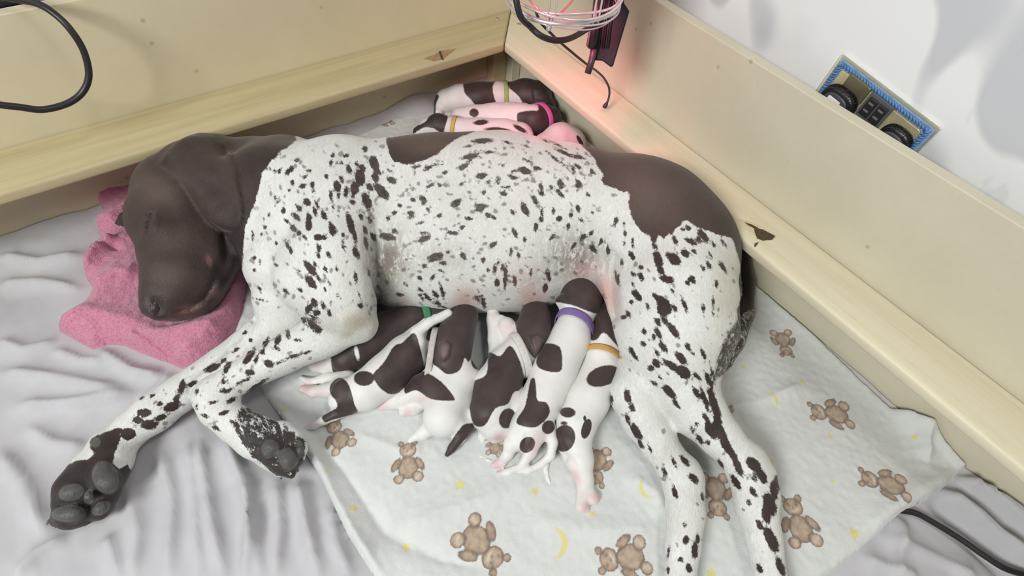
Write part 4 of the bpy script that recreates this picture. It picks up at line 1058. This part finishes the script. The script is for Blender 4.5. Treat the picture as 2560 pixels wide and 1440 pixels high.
for (ax_, ay_), (bx_, by_), z0, r0 in (((140, 1296), (117, 1312), .036, 9), ((164, 1304), (138, 1320), .033, 8), ((206, 1304), (183, 1319), .031, 7), ((150, 1254), (133, 1270), .040, 7),
                                       ((716, 1178), (730, 1196), .042, 8), ((694, 1180), (704, 1198), .040, 7), ((650, 1158), (664, 1173), .036, 7), ((745, 1156), (745, 1180), .048, 7)):
    A_, B_ = W(ax_, ay_, z0), W(bx_, by_, z0 - .010); rr = r0 * dist(A_) / F
    V, Fc = tube(smooth_path([A_, (A_ + B_) / 2 + np.array([0, 0, .003]), B_], 4), np.linspace(1, .15, 9) * rr, 8); mesh_obj('claw', V, Fc, CLAW, DOG)
tag(o, 'large brown and white spotted mother dog lying asleep on her side', 'dog')

# ------------------------------------------------------------------ the puppies
PUP, nA, nB, nC, streak, wob, bf = coat_material('puppy_coat', None, None, None, 1.3, 330, .3)
pw = PUP.ramp(nC, [(0.25, (0.69, 0.68, 0.655)), (0.7, (0.755, 0.745, 0.725))])
pb = PUP.ramp(nC, [(0.3, (0.040, 0.028, 0.027)), (0.7, (0.060, 0.042, 0.038))])
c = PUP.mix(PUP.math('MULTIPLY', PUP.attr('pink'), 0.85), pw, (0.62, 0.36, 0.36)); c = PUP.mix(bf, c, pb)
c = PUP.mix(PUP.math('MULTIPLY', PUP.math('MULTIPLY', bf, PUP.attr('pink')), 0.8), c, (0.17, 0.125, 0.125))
PUP.color(c).set(**{'Roughness': 0.5, 'Sheen Weight': 0.14, 'Sheen Roughness': 0.4, 'Specular IOR Level': 0.35}); PUP.bump(PUP.math('ADD', streak, nB), 0.22, 0.0010)


def ring_band(body, c_px, d_px, z, half, width, thick=0.0013):
    """a collar band that follows the neck: centre and axis direction in the picture at height z"""
    C_ = W(*c_px, z); A = W(c_px[0] + d_px[0], c_px[1] + d_px[1], z) - C_; A /= np.linalg.norm(A)
    e = np.cross(A, (0, 0, 1)); e /= np.linalg.norm(e); g_ = np.cross(e, A); n = 48; rows = []
    for s in np.linspace(-width / 2, width / 2, 5):
        row = []
        for k in range(n):
            a = 2 * math.pi * k / n; d = math.cos(a) * e + math.sin(a) * g_
            rr = np.linspace(0.004, half * 1.9, 60); P = C_ + A * s + rr[:, None] * d
            v = body.sample(P); out = np.nonzero(v > 0)[0]; row.append(rr[out[0]] if len(out) else half)
        row = np.array(row); 
        for _ in range(6): row = np.minimum(row, half * 1.5); row = (np.roll(row, 1) + row * 2 + np.roll(row, -1)) / 4
        rows.append(row)
    rad = np.max(rows, 0)
    V, Fc = [], []
    prof = [(-.5, .0), (-.5, 1.0), (-.25, 1.25), (.25, 1.25), (.5, 1.0), (.5, .0)]
    for s, t in prof:
        for k in range(n):
            a = 2 * math.pi * k / n; d = math.cos(a) * e + math.sin(a) * g_
            V.append(C_ + A * s * width + d * (rad[k] + 0.0006 + thick * (t - 0.3)))
    for i in range(len(prof)):
        j = (i + 1) % len(prof)
        for k in range(n): Fc.append((i * n + k, i * n + (k + 1) % n, j * n + (k + 1) % n, j * n + k))
    return V, Fc


def puppy(label, group, chains, patches=(), spots=(), pinks=(), flaps=(), grooves=(), collar=None, whites=(), zf=ZB, h=0.0021):
    b = Body(h, zf)
    for pts, k in chains: b.chain(pts, k if k > .0125 else k * .55)
    for pl, t in flaps: b.flap(pl, t, 2.5)
    for pts, w_, d_ in grooves: b.groove(pts, w_, d_)
    b.build(); V, Fq = b.mesh(); V = lean(V, 0.003); P = px_of(V)
    br_ = spot_field(P, spots) if spots else np.full(len(P), -25.0)
    for pl in patches: br_ = np.maximum(br_, poly_sd(P, [q[:2] for q in smooth_path(pl, 4, True)]))
    if whites: br_ = np.minimum(br_, -spot_field(P, whites))
    pk = soft_field(P, pinks) if pinks else np.zeros(len(P))
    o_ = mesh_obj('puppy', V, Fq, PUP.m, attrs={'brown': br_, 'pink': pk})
    tag(o_, label, 'puppy', group)
    if collar:
        c_px, d_px, z, half, width, mat_ = collar
        V, Fc = ring_band(b, c_px, d_px, z, half, width)
        co = mesh_obj('collar', V, Fc, mat_, o_); co['label'] = mat_.name.split('_')[0].replace('lime', 'lime green').replace('grey', 'pale grey') + ' fabric collar'
    return o_


def cloth_band(name, c_): return plain(name, c_, 0.8, var=0.12, scale=260)


C_PURPLE = cloth_band('purple_band', (0.19, 0.13, 0.34)); C_ORANGE = cloth_band('orange_band', (0.55, 0.31, 0.10)); C_GREY = cloth_band('grey_band', (0.50, 0.475, 0.44))
C_WHITE = cloth_band('white_band', (0.60, 0.58, 0.55)); C_GREEN = cloth_band('green_band', (0.045, 0.20, 0.085)); C_LIME = cloth_band('lime_band', (0.30, 0.42, 0.13)); C_PINK = cloth_band('pink_band', (0.55, 0.13, 0.36)); C_YELLOW = cloth_band('yellow_band', (0.52, 0.44, 0.12))
NURSE = 'puppies nursing at the belly'; CORNER = 'puppies sleeping in the box corner'

# orange collar, rightmost of the row
puppy('white brown-patched nursing puppy with an orange collar, beside the hind leg', NURSE,
      [([(1500, 775, 34, .066), (1520, 800, 42, .070), (1524, 838, 40, .068)], .008), ([(1524, 838, 40, .066), (1507, 882, 44, .060), (1500, 925, 50), (1470, 1000, 54), (1440, 1062, 50), (1428, 1100, 42)], .014),
       ([(1440, 1085, 38, .045), (1450, 1150, 34, .038), (1462, 1200, 22), (1458, 1240, 15), (1454, 1266, 15), (1466, 1275, 10)], .010), ([(1440, 1110, 26), (1425, 1140, 20), (1455, 1190, 13), (1472, 1220, 12), (1482, 1246, 15), (1496, 1242, 8)], .007),
       ([(1400, 1090, 16, .036), (1374, 1130, 9), (1364, 1170, 6.5), (1370, 1200, 5), (1382, 1220, 3)], .008), ([(1535, 930, 26), (1556, 952, 18), (1562, 935, 12)], .01)],
      [[(1440, 700), (1580, 700), (1600, 880), (1560, 878), (1540, 862), (1510, 832), (1490, 850), (1470, 835)]], [(1508, 940, 44, 25, -18), (1419, 1031, 20, 13, 5), (1410, 1096, 28, 34, 15), (1466, 1072, 12, 26, 15), (1392, 1010, 8, 14, 10), (1410, 1058, 9, 5, 0), (1462, 1046, 4, 8, 0)],
      [(1462, 1268, 18, 16, 0, .8), (1488, 1244, 18, 14, 0, .9), (1440, 1190, 14, 30, -30, .6), (1455, 1235, 10, 20, 0, .4)],
      [([(1536, 800), (1560, 812), (1578, 845), (1574, 866), (1556, 868), (1540, 846)], .004)], [([(1395, 1105), (1410, 1130), (1440, 1165)], 7, .003)],
      ((1506, 897), (-10, 40), .058, .030, .0085, C_ORANGE))
# purple collar
puppy('white brown-patched nursing puppy with a purple collar, climbing highest up the belly', NURSE,
      [([(1442, 722, 44, .088), (1458, 748, 44, .086)], .01), ([(1440, 725, 30, .092), (1470, 712, 26, .088)], .01), ([(1400, 752, 12, .090), (1420, 752, 18, .092)], .008), ([(1458, 748, 40, .084), (1440, 795, 42, .078), (1425, 850, 50, .068), (1385, 930, 55, .058), (1355, 1000, 54), (1325, 1065, 48), (1312, 1090, 40)], .014),
       ([(1302, 1070, 28, .046), (1280, 1108, 20, .040), (1270, 1136, 14), (1254, 1156, 12), (1236, 1162, 9)], .007), ([(1340, 1085, 26, .046), (1326, 1128, 17, .038), (1304, 1163, 12), (1272, 1180, 9), (1246, 1184, 7)], .006),
       ([(1368, 1070, 22, .048), (1383, 1105, 13, .044), (1376, 1140, 11, .036), (1350, 1162, 10), (1322, 1176, 8), (1300, 1182, 5)], .008)],
      [[(1380, 650), (1520, 650), (1520, 780), (1490, 784), (1470, 778), (1430, 763), (1402, 757), (1384, 745)], [(1352, 870), (1368, 858), (1400, 868), (1406, 910), (1398, 930), (1360, 926), (1340, 908)], [(1326, 950), (1336, 946), (1340, 965), (1344, 1000), (1366, 1006), (1374, 1035), (1340, 1068), (1296, 1062), (1292, 1048), (1310, 1020), (1318, 990)]],
      [(1371, 1068, 16, 18, 30), (1318, 1112, 18, 22, 40)], [(1240, 1160, 16, 14, 0, .9), (1340, 1112, 18, 34, 20, .55), (1246, 1180, 12, 10, 0, .7)], [([(1394, 745), (1404, 732), (1418, 745), (1420, 766), (1404, 766)], .003)], [([(1316, 1090), (1306, 1130), (1290, 1160)], 5, .003)],
      ((1436, 809), (-16, 40), .078, .028, .0115, C_PURPLE))
# pale strap, saddle
puppy('nursing puppy with a big brown saddle and a pale strap, left of the purple collar', NURSE,
      [([(1338, 790, 38, .068), (1334, 830, 40, .066)], .01), ([(1334, 770, 24, .070), (1338, 800, 34, .068)], .01), ([(1330, 830, 38, .064), (1300, 880, 44, .058), (1268, 915, 50, .054), (1240, 970, 58), (1224, 1030, 52), (1236, 1060, 38)], .014),
       ([(1270, 985, 40), (1282, 1030, 34), (1262, 1075, 24)], .01), ([(1240, 1060, 26), (1228, 1080, 18), (1236, 1096, 12), (1250, 1098, 9)], .008), ([(1210, 1065, 14), (1202, 1090, 9), (1208, 1105, 6)], .006),
       ([(1246, 900, 24, .050), (1238, 850, 18, .052), (1234, 800, 17, .056), (1232, 776, 15, .058)], .008), ([(1275, 890, 22, .052), (1276, 850, 20, .058), (1266, 815, 22, .062), (1252, 800, 14, .062)], .008), ([(1215, 1130, 4, .024), (1200, 1142, 3, .024), (1222, 1152, 4, .024), (1240, 1153, 4, .024)], .003)],
      [[(1222, 882), (1250, 890), (1275, 864), (1298, 898), (1311, 949), (1300, 975), (1284, 982), (1270, 1010), (1238, 1022), (1212, 1064), (1183, 1060), (1171, 1013), (1153, 981), (1183, 953), (1216, 935)], [(1290, 740), (1390, 740), (1390, 860), (1350, 895), (1330, 890), (1310, 860), (1292, 830)]], [(1268, 1046, 20, 26, 20)],
      [(1270, 822, 22, 24, 0, .45), (1246, 1092, 16, 12, 0, .8), (1235, 790, 12, 14, 0, .3), (1344, 862, 13, 24, 10, .95)], [([(1326, 842), (1346, 836), (1360, 850), (1352, 880), (1340, 890)], .006)], [([(1200, 1020), (1207, 1015), (1204, 1000)], 3, .0005)],
      ((1303, 893), (40, -15), .060, .027, .0100, C_WHITE))
# head with ear, pale strap, white rump with brown tail
puppy('nursing puppy with a brown head, folded ear and white rump with brown tail', NURSE,
      [([(1158, 792, 38, .068), (1140, 836, 45, .072), (1128, 880, 44, .068)], .01), ([(1128, 880, 44, .064), (1122, 918, 46, .056), (1146, 955, 50), (1124, 1000, 52), (1110, 1042, 52)], .014), ([(1146, 950, 48), (1086, 968, 48, .050), (1060, 972, 40)], .014),
       ([(1050, 975, 30, .045), (1014, 992, 22, .038), (984, 1006, 17), (958, 1012, 13), (944, 1010, 8)], .008), ([(1070, 990, 26), (1036, 1020, 18), (1008, 1030, 12)], .008), ([(1085, 1060, 26), (1060, 1082, 18), (1034, 1096, 10), (1020, 1108, 6)], .008),
       ([(1148, 1062, 24, .045), (1166, 1068, 17, .042), (1150, 1092, 15, .038), (1132, 1118, 11, .034), (1118, 1136, 7, .030)], .008), ([(1150, 1010, 40), (1166, 1050, 30)], .012)],
      [[(1080, 700), (1220, 700), (1225, 800), (1188, 870), (1172, 905), (1162, 895), (1150, 925), (1120, 936), (1096, 920), (1082, 908), (1074, 880), (1090, 830)], [(1014, 950), (1028, 936), (1059, 928), (1105, 956), (1137, 996), (1128, 1002), (1078, 998), (1041, 976), (1012, 984)], [(1186, 1060), (1162, 1060), (1146, 1076), (1128, 1102), (1106, 1136), (1122, 1148), (1144, 1122), (1162, 1100), (1182, 1082)]], [(1197, 894, 18, 30, 15)],
      [(950, 1010, 18, 14, 0, 1.0), (1020, 1030, 20, 10, -20, .7), (1060, 998, 26, 12, 0, .5), (1110, 876, 15, 24, 10, 1.0)], [([(1096, 858), (1112, 850), (1128, 860), (1122, 890), (1108, 904), (1098, 890)], .006)], [([(1095, 908), (1105, 916), (1112, 920)], 3, .0006)],
      ((1080, 894), (40, 4), .062, .028, .0080, C_GREY))
# second from the left
puppy('white nursing puppy with a large brown back patch and a brown tail, left of row', NURSE,
      [([(1068, 822, 36, .055), (1050, 850, 40, .055), (1015, 890, 52, .054), (965, 940, 55), (915, 975, 50), (876, 990, 44)], .014), ([(1090, 806, 30, .06), (1068, 822, 34, .056)], .01),
       ([(1048, 856, 18, .072), (1040, 832, 15, .080), (1072, 808, 13, .086), (1120, 784, 12, .088)], .006), ([(860, 970, 30), (820, 975, 18), (785, 978, 14), (758, 972, 10)], .008), ([(868, 950, 26), (820, 945, 14), (775, 955, 9), (752, 944, 6)], .008),
       ([(862, 980, 34, .050), (850, 1000, 28, .048), (866, 1024, 16, .040), (838, 1036, 14, .036), (812, 1050, 11, .033), (786, 1064, 9, .030), (762, 1072, 5, .027)], .008)],
      [[(984, 866), (1006, 856), (1036, 832), (1052, 875), (1060, 926), (1036, 960), (1013, 976), (977, 986), (952, 972), (938, 953), (933, 935), (960, 905)], [(1076, 818), (1112, 806), (1100, 850), (1066, 850)], [(826, 962), (846, 944), (868, 955), (880, 985), (886, 1010), (894, 1032), (862, 1042), (832, 1050), (812, 1056), (804, 1042), (822, 1030), (842, 1018), (838, 1000), (826, 985)]], [(910, 946, 26, 19, 0)],
      [(762, 972, 22, 14, 0, .9), (800, 982, 24, 12, 0, .5), (785, 1060, 16, 10, 0, .35)], [], [])
# dark one with the green collar
puppy('dark brown puppy with a green collar tucked under the mother dog elbow', NURSE,
      [([(1075, 790, 36, .058), (1030, 800, 44, .058), (960, 832, 50, .054), (900, 870, 48, .050), (866, 896, 40)], .014), ([(1075, 790, 34, .058), (1105, 790, 32, .06)], .012), ([(850, 900, 26), (815, 915, 20), (790, 916, 15), (768, 905, 9)], .01), ([(845, 905, 22), (838, 918, 16)], .008)],
      [[(1190, 700), (1190, 830), (1060, 880), (960, 900), (900, 945), (840, 936), (828, 910), (832, 880), (870, 860), (900, 700)]], [], [(795, 912, 26, 14, 0, .35)], [], [], ((1066, 794), (40, -10), .058, .026, .0095, C_GREEN), whites=[(892, 882, 17, 5, 78)])
DOGPUP = bpy.data.objects['puppy.005'] if 'puppy.005' in bpy.data.objects else None

# corner of the box: four sleepers behind the mother
puppy('sleeping puppy with a lime green collar and dark head in the box corner', CORNER,
      [([(1118, 252, 30, .040), (1150, 246, 34, .044), (1200, 244, 38, .046), (1245, 242, 36, .046), (1275, 240, 32, .045)], .012), ([(1270, 240, 32, .046), (1312, 236, 38, .058), (1342, 238, 36, .062)], .012), ([(1346, 240, 32, .060), (1366, 266, 23, .056), (1374, 280, 16, .052)], .010), ([(1104, 262, 20, .034), (1096, 280, 12, .03)], .008), ([(1340, 262, 16, .058), (1356, 270, 12, .058)], .006)],
      [[(1166, 190), (1240, 190), (1232, 216), (1236, 244), (1242, 262), (1225, 266), (1192, 264), (1178, 250), (1160, 228)], [(1284, 180), (1420, 180), (1420, 330), (1340, 300), (1310, 262), (1294, 238), (1270, 214)], [(1085, 240), (1098, 240), (1090, 262), (1088, 300), (1078, 290)]], [], [], [([(1330, 222), (1360, 218), (1376, 240), (1372, 268), (1350, 272), (1334, 250)], .003)], [],
      ((1262, 240), (40, 0), .046, .026, .0085, C_LIME), zf=.024)
puppy('sleeping white puppy with a pink collar and one round spot in the box corner', CORNER,
      [([(1150, 290, 22, .044), (1185, 290, 27, .048), (1240, 290, 32, .050), (1300, 294, 34, .058), (1336, 300, 36, .062)], .012), ([(1336, 300, 34, .062), (1362, 292, 30, .064), (1380, 290, 22, .062), (1390, 296, 14, .058)], .010), ([(1270, 272, 16, .064), (1310, 272, 14, .064), (1336, 276, 9, .062)], .008)],
      [[(1292, 290), (1300, 280), (1330, 276), (1346, 274), (1345, 240), (1420, 240), (1420, 360), (1352, 345), (1330, 335), (1308, 325), (1296, 312)]], [(1185, 282, 12, 11, 0)], [], [], [],
      ((1357, 293), (26, -10), .063, .026, .0100, C_PINK), zf=.030)
puppy('sleeping puppy with a yellow collar and brown head behind the mother dog back', CORNER,
      [([(1046, 330, 14, .038), (1072, 318, 24, .042), (1096, 312, 28, .046)], .010), ([(1096, 314, 26, .046), (1140, 322, 28, .046), (1200, 330, 34, .048), (1260, 334, 36, .048), (1300, 340, 34, .048)], .012), ([(1280, 330, 20, .058), (1320, 340, 14, .056)], .008)],
      [[(1025, 335), (1036, 318), (1062, 305), (1080, 284), (1112, 280), (1120, 290), (1112, 320), (1108, 336), (1092, 326), (1080, 320), (1058, 320), (1030, 338)]], [(1202, 306, 20, 7, -5), (1246, 326, 34, 8, 5), (1300, 322, 20, 6, 30)], [], [], [],
      ((1137, 318), (40, 6), .046, .022, .0075, C_YELLOW), zf=.030)
puppy('puppy with only its round white rump showing, lit pink by the lamp', CORNER,
      [([(1370, 372, 42, .040), (1402, 356, 48, .046), (1420, 362, 46, .044)], .012), ([(1440, 352, 14, .034), (1456, 356, 9, .034), (1462, 376, 6, .030)], .006)],
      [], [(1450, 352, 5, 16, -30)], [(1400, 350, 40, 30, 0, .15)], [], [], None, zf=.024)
